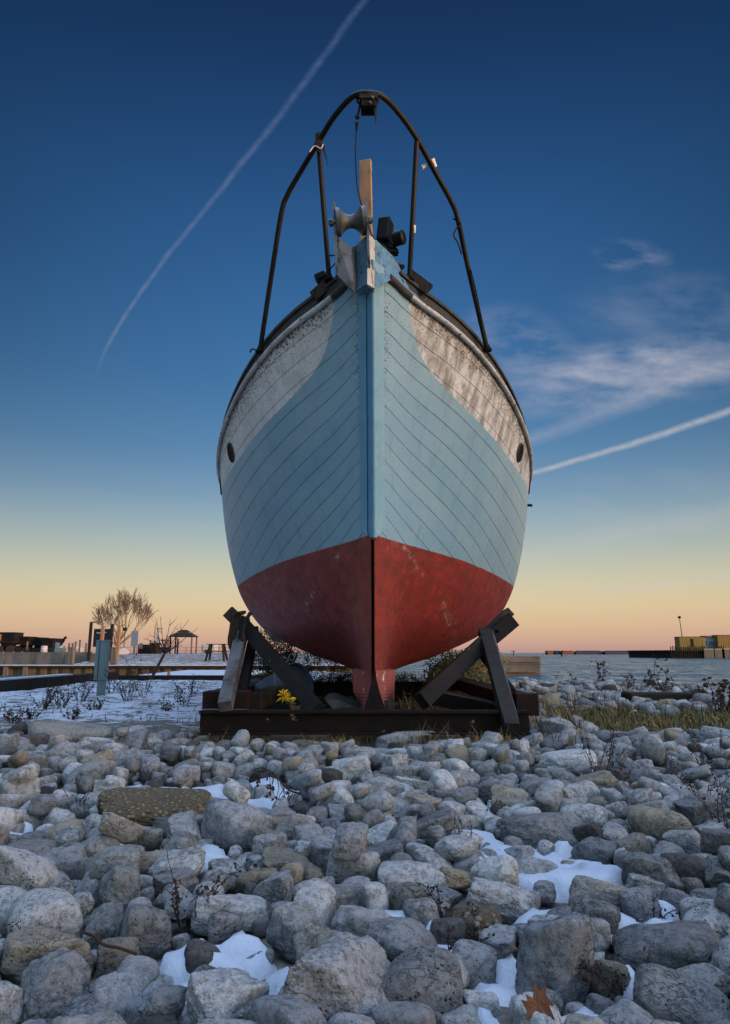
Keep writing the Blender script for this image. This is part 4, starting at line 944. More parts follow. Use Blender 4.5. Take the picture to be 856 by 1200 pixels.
for sd in (-1, 1):
    secs = []
    for k in range(13):
        t_ = k / 12; z = -.16 - .36 * t_; inner = .018 + .085 * max(0, (t_ - .12) / .88) ** 1.4; outer = .205 - .012 * t_ - (.10 * max(0, (t_ - .55) / .45) ** 1.3)
        outer = max(outer, inner + .006); c_ = x_axis(6.4) + .01; z += EYE
        secs.append([(c_ + sd * inner, yk + .012, z), (c_ + sd * outer, yk + .34, z), (c_ + sd * outer * .97, 7.6, z), (c_ + sd * .0, 7.6, z), (c_ + sd * inner * .5, yk + .05, z)])
    sweep('keel_cheek', secs, M['keel_pink'], boat, label='faded pink flared keel side')
b = MB(); b.box((x_axis(11.5), 12.2, -.36 + EYE), (.22, 10.2, .32)); b.build('keel', M['keel_pink'], boat)

# rub rail, rail board
def along(j, sd, out, up, s0=.05, s1=11.2):
    pts = []
    ss_ = [s for s in S_LIST if s0 <= s <= s1]
    for i, s in enumerate(ss_):
        a, _ = hp(max(0, s - .05) if s > .1 else .0, j, sd); c_, _ = hp(min(11.2, s + .05), j, sd); t_ = (c_ - a); n_ = Vector((t_.y, -t_.x, 0)).normalized() * sd
        if n_.x * sd < 0: n_ = -n_
        p_, _ = hp(s, j, sd); pts.append((p_ + n_ * out + Vector((0, 0, up)), n_))
    return pts
M['rail_paint'] = surf('worn_white_rail', (.55, .56, .57), (.30, .30, .30), .5, 5, .3, .006, 0, (.05, .045, .04), 16, .42)
M['rail_dark'] = surf('dark_rail_board', (.055, .048, .043), (.025, .022, .02), .8, 5, .4, .008, 0, (.14, .12, .1), 18, .36)
for sd in (-1, 1):
    pr = along(0, sd, .012, -.035, .22)
    b = MB(); b.tube([a for a, _ in pr], .027, 12); b.build('rub_rail', M['rail_paint'], boat, smooth=True)
    pr = along(0, sd, 0, -.03, .0, .26)
    b = MB(); b.tube([a for a, _ in pr[1:]], .038, 12); b.build('rail_end', M['rail_dark'], boat, smooth=True)
    pr = along(0, sd, -.035, .0, .12)
    secs = [[a + n * .02, a + n * .012 + Vector((0, 0, .13)), a - n * .03 + Vector((0, 0, .13)), a - n * .03] for a, n in pr]
    sweep('rail_board', secs, M['rail_dark'], boat)
    secs = [[a + n * .035 + Vector((0, 0, .131)), a + n * .035 + Vector((0, 0, .165)), a - n * .05 + Vector((0, 0, .165)), a - n * .05 + Vector((0, 0, .131))] for a, n in pr]
    sweep('rail_cap', secs, M['rail_dark'], boat)

# portholes
def on_hull(x, y, sd):
    best = None
    for s in np.arange(1.2, 5.0, .06):
        for j in range(1, 20):
            p_, _ = hp(float(round(s, 3)), j, sd); d = p_ - Vector((0, 0, EYE)); c, s_ = math.cos(TILT), math.sin(TILT)
            dep = d.y * c + d.z * s_; px = 428 + FPX * d.x / dep; py = 600 - FPX * (-d.y * s_ + d.z * c) / dep
            e = (px - x) ** 2 + (py - y) ** 2
            if best is None or e < best[0]: best = (e, s, j)
    e, s, j = best; s = float(round(s, 3)); p_, _ = hp(s, j, sd)
    a, _ = hp(float(round(s + .06, 3)), j, sd); c, _ = hp(s, j + 1, sd); n_ = (a - p_).cross(c - p_).normalized()
    if n_.x * sd < 0: n_ = -n_
    return p_, n_
for x, y, sd, r_ in ((271.5, 530, -1, .115), (609, 531, 1, .115), (259.5, 570, -1, .11), (624.5, 570, 1, .11)):
    p_, n_ = on_hull(x, y, sd)
    b = MB(); b.lathe(p_, n_, [(-.05, r_ * 1.10), (.008, r_ * 1.10), (.018, r_ * 1.04), (.018, r_ * .98), (-.05, r_ * .96)], 28); f = b.build('porthole', M['rail_dark'], boat, smooth=True)
    b = MB(); b.lathe(p_, n_, [(-.06, r_ * .97), (.014, r_ * .97)], 28); b.build('glass', M['glass'], f)
# small outboard fitting far down the right side
p_, n_ = on_hull(622, 592, 1); b = MB(); b.tube([p_, p_ + n_ * .07], .02, 8); b.build('drain_spigot', M['black_pipe'], boat)

# bow fittings ------------------------------------------------------
YB = 5.50
def poly(pxs, Y): return [at(x, y, Y) for x, y in pxs]
M['stem_post'] = surf('peeling_white_post', (.55, .52, .47), (.30, .26, .22), .8, 9, .5, .006, 0, (.05, .04, .035), 20, .44, (1, 1, .4))
M['blue_board'] = surf('blue_board', (.12, .25, .35), (.07, .16, .24), .6, 9, .3, .006, 0, (.02, .02, .024), 24, .43)
M['plate'] = surf('scuffed_steel_plate', (.13, .135, .14), (.06, .06, .063), .5, 5, .3, .006, .5, (.035, .03, .03), 12, .45, (1, 1, .5))
# white post of the stem head: two faces meeting at a ridge, standing on the stem
post = [at(430.5, 333, 5.44), at(439, 338, 5.50), at(440, 280, 5.56), at(431.5, 274, 5.50)]
b = MB(); b.prism(post, (0.0, .22, .02)); b.build('stem_head', M['stem_post'], boat, label='peeling white stem head timber', bevel=.004)
lf = [at(415, 341, 5.60), at(430.5, 333, 5.44), at(431.5, 274, 5.5), at(413, 291, 5.72)]
b = MB(); b.prism(lf, (.06, .14, 0)); b.build('stem_head_side', M['blue_board'], boat, label='dark grimy blue inner face of the stem head', bevel=.003)
# blue bulwark boards, following the sheer above the first seam
def bul(sd, tops, name='bow_board'):
    lo = [hp(s, 0, sd)[0] + Vector((sd * .012, -.012, -.01)) for s in (0.0, .07, .15, .22, .3)]
    lo[0] = at(439 if sd > 0 else 414, 338 if sd > 0 else 341, 5.5)
    hi = [at(*t) for t in tops]
    secs = [[a, c, c + Vector((-sd * .05, .05, 0)), a + Vector((-sd * .05, .05, 0))] for a, c in zip(lo, hi)]
    sweep(name, secs, M['blue_board'], boat)
bul(1, [(440, 280, 5.56), (449, 289, 5.70), (458, 297, 5.80), (465, 305, 5.88), (469.5, 322, 5.95)])
# steel anchor plate on the left, hanging below the roller
pl = [at(394.5, 277, 5.42), at(395, 322, 5.40), at(414.5, 341, 5.36), at(415, 334, 5.40), at(412.5, 290, 5.46)]
b = MB(); b.prism(pl, (.012, .06, 0)); b.build('anchor_plate', M['plate'], boat, bevel=.003, label='scuffed grey steel plate under the roller')
pl = [at(412.5, 290, 5.46), at(415, 334, 5.42), at(419, 334, 5.62), at(417, 288, 5.66)]
b = MB(); b.prism(pl, (.012, .03, 0)); b.build('anchor_plate_return', M['plate'], boat)
# roller
ra, rb_ = at(393.5, 261, 5.42), at(428, 258.5, 5.44); axv = rb_ - ra; Lr = axv.length
prof = [(0, .085), (0, .125), (.035, .125)] + [(.035 + (Lr - .07) * k / 14, .057 + .066 * (abs(k / 7 - 1)) ** 1.9) for k in range(15)] + [(Lr - .035, .125), (Lr, .125), (Lr, .08)]
roller = thing('anchor_roller', None, None, ra); roller.parent = boat; roller.location = ra - HB; WL[roller.name] = ra
b = MB(); b.lathe(ra, axv, prof, 36); b.build('spool', M['galv'], roller, smooth=True, label='grey hourglass shaped roller')
b = MB(); b.tube([ra - axv.normalized() * .06, rb_ + axv.normalized() * .07], .02, 12); b.lathe(ra - axv.normalized() * .055, axv, [(0, .034), (.03, .034)], 6); b.lathe(rb_ + axv.normalized() * .03, axv, [(0, .034), (.03, .034)], 6); b.build('axle_bolt', M['plate'], roller)
b = MB(); b.prism([at(391.5, 270, 5.40), at(395, 279, 5.40), at(396, 322, 5.40), at(393.5, 322, 5.40), at(390, 238, 5.42), at(393, 236.5, 5.42), at(394, 247, 5.42)][2:], (.004, .09, 0)); b.build('cheek_plate', M['plate'], roller)
b = MB(); b.prism([at(431, 300, 5.42), at(429.5, 262, 5.42), at(427.5, 231, 5.42), at(429, 229, 5.42), at(431, 236, 5.42), at(432, 262, 5.42), at(434, 310, 5.42)], (.004, .09, 0)); b.build('cheek_plate', M['plate'], roller)
# timber plank standing behind the stem head
pb, pt = at(431.5, 285, 5.86), at(428.5, 189, 5.86); pb.z -= .9
b = MB(); rot = Matrix.Rotation(R(-14), 3, 'Z'); mid = (pb + pt) / 2; ln = (pt - pb).length; tilt = Matrix.Rotation(math.atan2(pt.x - pb.x, pt.z - pb.z), 3, 'Y')
b.box(mid, (.115, .055, ln), tilt @ rot)
b.build('timber_plank', M['plank'], label='bare orange pine plank standing upright behind the bow roller', cat='plank', bevel=.004)
# searchlight
t = thing('searchlight', 'black boxy searchlight on a bracket at the bow rail', 'searchlight', at(458, 296, 5.9))
rot = Matrix.Rotation(R(6), 3, 'Y') @ Matrix.Rotation(R(-20), 3, 'Z')
b = MB(); b.box(at(451.5, 272, 5.9), (.12, .16, .25), rot); b.build('housing', M['black_plastic'], t, bevel=.02)
b = MB(); b.lathe(at(461, 281, 5.82), (1, -.45, .05), [(0, .055), (.015, .07), (.1, .07), (.115, .05)], 24); b.build('lamp_drum', M['black_plastic'], t, smooth=True)
b = MB(); b.bar(at(452, 284, 5.9), at(464, 297, 5.88), .06, .07); b.box(at(460, 296, 5.88), (.11, .08, .03)); b.build('bracket', M['black_plastic'], t)
b = MB(); b.tube([at(455, 288, 5.86), at(460, 290, 5.84), at(466, 284, 5.84), at(462, 276, 5.86)], .008, 8); b.build('cable', M['black_pipe'], t)
t = thing('deck_lamp', 'small dark deck lamp wired to the left rail base', 'lamp', at(377, 331, 6.0))
rot = Matrix.Rotation(R(-28), 3, 'Y')
b = MB(); b.box(at(376, 325, 6.0), (.11, .1, .075), rot); b.build('housing', M['black_plastic'], t, bevel=.015)
b = MB(); b.tube(spline([at(379, 323, 6.0), at(386, 316, 5.9), at(392, 310, 5.7), at(395, 303, 5.5)]), .006, 8); b.build('cable', M['rope'], t)
b = MB(); b.tube([at(386, 299.5, 5.8), at(395, 299, 5.5)], .008, 8); b.build('side_pin', M['black_pipe'], t)
b = MB(); b.tube([at(466, 316, 5.95), at(467, 309, 5.95), at(471, 313, 5.9), at(470, 316, 5.9)], [.02, .028, .03, .012], 10); b.build('cleat', M['black_pipe'], boat, smooth=True)
# rail board stubs next to the stanchion feet
for x, y, x2, y2, Y in ((368, 348, 392, 327, 6.0), (479, 322, 503, 340, 6.0)):
    b = MB(); b.bar(at(x, y, Y), at(x2, y2, Y - .03), .05, .11); b.build('toe_block', M['old_wood'], boat)

# pulpit rail
pul = thing('pulpit_rail', None, None, at(430, 108, 5.05)); pul.parent = boat; pul.location = wl(pul) - HB
railp = [at(305, 411, 6.62), at(318, 325, 6.35), at(330, 250, 6.02), at(337, 229, 5.93), at(348, 209, 5.82), at(375, 164, 5.50), at(391, 138, 5.30), at(408, 118, 5.14), at(420, 110.5, 5.06), at(434, 109.5, 5.05),
         at(449, 113.5, 5.10), at(468, 133, 5.28), at(489, 163, 5.50), at(512, 205, 5.78), at(530, 238, 5.93), at(537, 258, 6.0), at(548, 310, 6.30), at(571, 409, 6.62)]
b = MB(); b.tube(spline(railp, 6), .0255, 14); b.build('top_rail', M['black_pipe'], pul, smooth=True)
for p0, p1 in (((373.5, 168, 5.50), (386, 326, 5.92)), ((488.5, 166, 5.50), (480, 326, 5.92))):
    b = MB(); b.tube([at(*p0), at(*p1)], .0235, 14); b.build('stanchion', M['black_pipe'], pul, smooth=True)
for p0 in ((386, 327, 5.92), (480, 327, 5.92), (305, 411, 6.62), (571, 409, 6.62)):
    b = MB(); c_ = at(*p0); b.lathe(c_ - Vector((0, 0, .02)), (0, 0, 1), [(0, .05), (.02, .05), (.03, .032), (.06, .03)], 16); b.build('foot_flange', M['rusty'], pul, smooth=True)
# cord bindings and rags on the rail
b = MB(); b.tube([at(374, 158, 5.52), at(374.5, 172, 5.50)], .035, 10); b.build('binding', M['rope'], pul)
b = MB(); b.prism([at(378, 172, 5.48), at(380, 170, 5.48), at(385, 195, 5.48)], (0, .015, 0)); b.prism([at(369, 164, 5.46), at(380, 168, 5.46), at(374, 178, 5.46)], (0, .02, 0)); b.build('torn_strap', M['rope'], pul)
b = MB(); b.tube(spline([at(363, 178, 5.46), at(369, 171, 5.45), at(376, 174, 5.45), at(379, 169, 5.45)]), .005, 6); b.build('loose_string', M['rag'], pul)
b = MB(); b.tube([at(505.5, 187, 5.70), at(509, 196.5, 5.74)], [.033, .031], 10); b.prism([at(494, 193, 5.7), at(500, 191, 5.7), at(506, 188, 5.7), at(505, 191, 5.7), at(496, 197, 5.7)], (0, .02, 0)); b.build('rag', M['rag'], pul, label='pale rag tied round the right side of the rail')
b = MB(); b.tube([at(484.5, 264, 5.76), at(484, 273, 5.79)], .027, 10); b.build('tape', M['rag'], pul)
b = MB(); b.tube(spline([at(531, 256, 6.0), at(540, 262, 6.0), at(535, 268, 6.02), at(532, 276, 6.05), at(537, 285, 6.1), at(541, 298, 6.2)]), .007, 6)
b.tube(spline([at(552, 316, 6.3), at(560, 350, 6.4), at(566, 385, 6.5), at(568, 404, 6.6)]), .006, 6); b.build('rail_cord', M['rope'], pul)
b = MB(); b.tube(spline([at(301, 419, 6.7), at(302, 412, 6.7), at(296, 409, 6.7), at(293, 413, 6.7)]), .008, 6); b.build('hook', M['black_pipe'], pul)
# navigation lamp under the arch, with the spike and the hanging cord
t = thing('bow_lamp', 'small dark lamp box bolted under the top of the rail arch', 'lamp', at(431, 130, 5.1))
b = MB(); b.box(at(432, 126, 5.10), (.13, .12, .07)); b.build('lamp_box', M['rusty'], t, bevel=.008)
b = MB(); b.box(at(432, 116, 5.08), (.16, .1, .07)); b.build('mount_block', M['black_pipe'], t, bevel=.006)
b = MB(); b.lathe(at(434, 119, 5.02), (0, 1, 0), [(0, .008), (.004, .012), (.05, .012)], 10); b.lathe(at(437, 113, 5.02), (0, 1, 0), [(0, .01), (.004, .014), (.05, .014)], 10); b.build('bolt', M['galv'], t)
b = MB(); b.add([at(436, 117, 5.06), at(447, 114, 5.06), at(442, 124, 5.06), at(440.5, 148, 5.06), at(438, 124, 5.06)] + [at(436, 117, 5.10), at(447, 114, 5.10), at(442, 124, 5.10), at(440.5, 148, 5.08), at(438, 124, 5.10)],
    [(0, 1, 2, 3, 4), (9, 8, 7, 6, 5), (0, 5, 6, 1), (1, 6, 7, 2), (2, 7, 8, 3), (3, 8, 9, 4), (4, 9, 5, 0)]); b.build('spike', M['black_pipe'], t)
t = thing('hanging_cord', 'dark cord hanging from the rail arch down to the roller', 'cord', at(418, 150, 5.15))
b = MB(); b.tube(spline([at(425, 115, 5.1), at(420, 115, 5.1), at(419, 119, 5.1), at(422, 123, 5.1), at(420, 133, 5.12), at(418, 140, 5.14)]), .010, 8); b.tube([at(421, 138, 5.13), at(417, 136, 5.13)], .014, 8); b.tube([at(418.5, 144, 5.14), at(418, 153, 5.15)], [.016, .008], 8); b.build('shackle', M['rope'], t)
b = MB(); b.tube(spline([at(418, 150, 5.15), at(417, 175, 5.2), at(417.5, 200, 5.28), at(420, 225, 5.35), at(426, 246, 5.36), at(431, 262, 5.36), at(436, 275, 5.4), at(440, 281, 5.5)]), .0055, 8); b.build('cord', M['rope'], t)

# ------------------------------------------------------------------ cradle
cr_ = thing('boat_cradle', 'rusty dark steel and timber cradle holding up the old boat', 'cradle', (0, 6.2, .15))
def ibeam(p, q, w, h, name, mt, par, up=(0, 0, 1)):
    b = MB(); p, q = Vector(p), Vector(q); d = (q - p).normalized(); x = d.cross(Vector(up)).normalized(); u = x.cross(d).normalized()
    b.bar(p + u * (h / 2 - .012), q + u * (h / 2 - .012), w, .024, up); b.bar(p - u * (h / 2 - .012), q - u * (h / 2 - .012), w, .024, up)
    b.bar(p, q, w * .35, h - .05, up); return b.build(name, mt, par, bevel=.003)
zb = EYE - .585
l0, l1 = at(235, 842, 6.1), at(620, 842, 6.1)
ibeam((l0.x, 6.12, zb), (l1.x, 6.12, zb), .17, .20, 'front_beam', M['rusty'], cr_)
for sx_ in (-1, 1):
    b = MB(); b.box((sx_ * .55, 6.15, .09), (.5, .3, .16)); b.build('bearer_block', M['old_wood'], cr_, bevel=.01)
xL, xR = at(264, 818, 6.6).x, at(606, 815, 6.6).x
ea, eb = at(238, 818, 6.25).x, at(290, 818, 6.25).x
b = MB(); b.box(((ea + eb) / 2, 6.36, zb + .175), (eb - ea, .26, .15)); b.build('side_beam_end', M['cradle_red'], cr_, bevel=.006)
b = MB(); b.box((xL, 9.0, zb + .17), (.24, 4.9, .15)); b.build('side_beam', M['cradle_dark'], cr_, bevel=.006)
b = MB(); b.box((xR, 8.9, zb + .14), (.24, 4.9, .15)); b.build('side_beam', M['cradle_red'], cr_, bevel=.006)
b = MB(); b.box((xR + .03, 6.42, zb + .13), (.2, .22, .19)); b.build('side_beam_end', M['cradle_red'], cr_, bevel=.006)
b = MB(); b.box((.1, 11.3, zb + .02), (3.0, .2, .22)); b.build('rear_beam', M['cradle_dark'], cr_, bevel=.006)
b = MB(); b.box((x_axis(9.5), 9.3, (zb + .1 + .33) / 2 + .02), (.26, 5.6, .10)); b.build('keel_bearer', M['old_wood'], cr_)
def channel(p, q, w, h, name, mt, up=(0, -1, 0), w2=None):
    b = MB(); b.bar(p, q, w, h, up, w2=w2); return b.build(name, mt, cr_, bevel=.004)
# left trestle
channel(at(264, 828, 6.0), at(287, 727, 7.35), .115, .10, 'outer_leg', M['leg_pale'])
channel(at(284, 812, 6.6), at(299, 738, 7.6), .085, .09, 'inner_leg', M['cradle_dark'])
channel(at(372, 832, 6.25), at(283, 729, 7.15), .135, .11, 'brace', M['cradle_dark'])
b = MB(); b.bar(at(267, 716, 7.32), at(296, 744, 7.36), .13, .12, (0, -1, 0)); b.build('bilge_pad', M['old_wood'], cr_, bevel=.006)
b = MB(); b.prism([at(308, 735, 7.6), at(311, 734, 7.6), at(330, 754, 7.6), at(320, 752, 7.6)], (0, .2, 0)); b.build('wedge', M['leg_pale'], cr_)
# right trestle
channel(at(600, 853, 5.88), at(568, 740, 7.2), .125, .09, 'outer_leg', M['leg_grey'])
channel(at(604, 848, 5.93), at(575, 742, 7.26), .05, .09, 'leg_flange', M['leg_pale'])
channel(at(601, 812, 6.5), at(566, 768, 7.1), .075, .09, 'inner_leg', M['cradle_dark'])
channel(at(494, 822, 6.3), at(569, 752, 7.1), .15, .11, 'brace', M['cradle_dark'])
b = MB(); b.bar(at(570, 743, 7.35), at(597, 717, 7.42), .10, .14, (0, -1, 0)); b.build('bilge_pad', M['old_wood'], cr_, bevel=.006)
b = MB(); b.bar(at(577, 747, 7.25), at(602, 726, 7.3), .16, .08, (0, -1, 0)); b.build('bilge_channel', M['cradle_dark'], cr_, bevel=.006)
b = MB(); b.lathe(at(584, 739, 7.18), (0, 1, 0), [(0, .008), (.01, .018), (.04, .018)], 12); b.build('bolt', M['rusty'], cr_)
# rope coil hanging on the left pad
t = thing('rope_coil', 'dark rope looped over the top of the left trestle', 'rope', at(283, 722, 7.2))
for k in range(5):
    o_ = k * 1.6; b = MB()
    b.tube(spline([at(288 - o_ * .4, 717 + o_ * .3, 6.98 - k * .012), at(281 - o_, 720, 6.95 - k * .012), at(277 - o_, 738, 6.93 - k * .012), at(273 - o_ * .6, 755, 6.9 - k * .012), at(274 + o_ * .6, 765 + o_, 6.88 - k * .012), at(278 + o_, 762, 6.88 - k * .012), at(281 + o_ * .6, 745, 6.93 - k * .012), at(288, 728, 6.95), at(293 + o_ * .3, 718, 6.98)], 6), .016, 8)
    b.build('loop', M['rope'], t, smooth=True)
# clutter under the hull
c = at(330, 806, 7.6); t = thing('steel_drum', 'dark blue grey drum lying on its side behind the left brace', 'drum', (c.x, 7.7, .1))
b = MB(); ax_ = Vector((.75, -.55, .42)); b.lathe(c + Vector((-.22, .1, -.16)), ax_, [(0, .0), (.0, .2), (.2, .205), (.21, .215), (.225, .205), (.42, .205), (.43, .215), (.44, .205), (.6, .205), (.6, .19), (.54, .19), (.54, 0)], 32); b.build('shell', M['tarp'], t, smooth=True)
b = MB(); e_ = c + Vector((-.3, -.02, -.05)); b.tube(spline([e_, e_ + Vector((-.08, -.06, .06)), e_ + Vector((-.1, -.07, -.04)), e_ + Vector((-.02, -.05, -.1))]), .012, 8); b.build('handle', M['galv'], t)
c = at(292, 812, 8.2); b = MB()
me_r = 0
b.prism([at(268, 812, 8.2), at(276, 801, 8.2), at(290, 797, 8.2), at(306, 802, 8.2), at(312, 816, 8.2)], (0, .7, 0)); b.build('tarpaulin', M['tarp'], label='crumpled blue tarpaulin between the left trestle legs', cat='tarpaulin', bevel=.05)
b = MB(); b.bar(at(298, 822, 6.9), at(324, 812, 7.3), .16, .15); b.build('timber_offcut', M['old_wood'], label='dark timber offcut in front of the drum', cat='timber', bevel=.01)
b = MB(); b.prism([at(380, 819, 6.9), at(389, 818, 6.9), at(418, 829, 6.9), at(390, 831, 6.9)], (.02, .4, .03)); b.build('metal_sheet', M['galv'], label='pale bent metal sheet left of the keel', cat='metal sheet')
t = thing('steel_trough', 'long dark trough with a pale rim behind the right brace', 'trough', at(545, 822, 7.2))
b = MB(); b.bar(at(508, 816, 7.4), at(582, 832, 7.1), .3, .14); b.build('body', M['cradle_dark'], t, bevel=.01)
b = MB(); b.bar(at(508, 811, 7.3), at(584, 826, 7.0), .05, .035); b.build('rim', M['galv'], t, bevel=.004)
b = MB(); b.bar(at(556, 805, 8.6), at(600, 808, 8.4), .12, .1); b.build('timber_offcut', M['cradle_dark'], label='dark beam offcut between the right trestle legs', cat='timber', bevel=.01)
t = thing('folded_ladder', 'short pale ladder rails leaning under the hull behind the left brace', 'ladder', at(340, 790, 8.2))
for x_ in (0, 7): b = MB(); b.bar(at(334 + x_, 783, 8.2), at(341 + x_, 767, 8.3), .02, .03); b.build('rail', M['galv'], t)
for k in (.25, .6): b = MB(); b.bar(at(334 + 7 * k, 783 - 16 * k, 8.22), at(341 + 7 * k, 783 - 16 * k, 8.22), .02, .02); b.build('rung', M['galv'], t)
# ------------------------------------------------------------------ beach stones
nr = np.random.RandomState(11)
def ico(level):
    bm = bmesh.new(); bmesh.ops.create_icosphere(bm, subdivisions=level, radius=1)
    V = np.array([v.co[:] for v in bm.verts]); F = np.array([[v.index for v in f.verts] for f in bm.faces]); bm.free(); return V, F
ICO = {k: ico(k) for k in (3, 4, 5, 6, 7)}
def shape_pts(level, seed, p, nplanes, rough, spread):
    rs = np.random.RandomState(seed); V, F = ICO[level]
    N = rs.randn(nplanes, 3); N /= np.linalg.norm(N, axis=1)[:, None]
    N = np.concatenate([N, -N[: nplanes // 2], np.array([[0, 0, 1.], [0, 0, -1], [1, 0, 0], [-1, 0, 0], [0, 1, 0], [0, -1, 0]])])
    d = 1 - spread * rs.rand(len(N))
    Wp = V + .10 * np.stack([fbm(V * 1.4 + seed, 2, 1), fbm(V * 1.4 + seed + 9, 2, 2), fbm(V * 1.4 + seed + 5, 2, 3)], -1)
    Wp /= np.linalg.norm(Wp, axis=1)[:, None]
    k = np.maximum(Wp @ N.T, 0) / d
    r = (k ** p).sum(1) ** (-1 / p)
    r = r / r.mean()
    r = r * (1 + rough * (.09 * fbm(V * 2.2 + seed * 3.1, 3, 7)))
    if level >= 5:
        ridged = 1 - np.abs(fbm(V * 4.2 + seed * 1.7, 4, 17)) * 2
        r = r * (1 + rough * (.030 * fbm(V * 8 + seed, 5, 9, .62) - .028 * np.clip(ridged - .78, 0, 1) * 4))
    return V * r[:, None], F
def rock_mesh(name, level, seed, kind):
    p, n_, rough, spread = {'round': (5, 4, .55, .18), 'oval': (7, 6, .8, .25), 'angular': (22, 9, 1.3, .34), 'blocky': (34, 5, 1.2, .22), 'flat': (9, 6, 1.0, .2)}[kind]
    V, F = shape_pts(level, seed, p, n_, rough, spread)
    me = bpy.data.meshes.new(name)
    me.vertices.add(len(V)); me.vertices.foreach_set('co', V.ravel().astype(np.float32))
    me.loops.add(F.size); me.loops.foreach_set('vertex_index', F.ravel().astype(np.int32))
    me.polygons.add(len(F)); me.polygons.foreach_set('loop_start', np.arange(0, F.size, 3, dtype=np.int32)); me.polygons.foreach_set('loop_total', np.full(len(F), 3, np.int32))
    me.update(); me.validate(); me.polygons.foreach_set('use_smooth', [True] * len(F)); return me

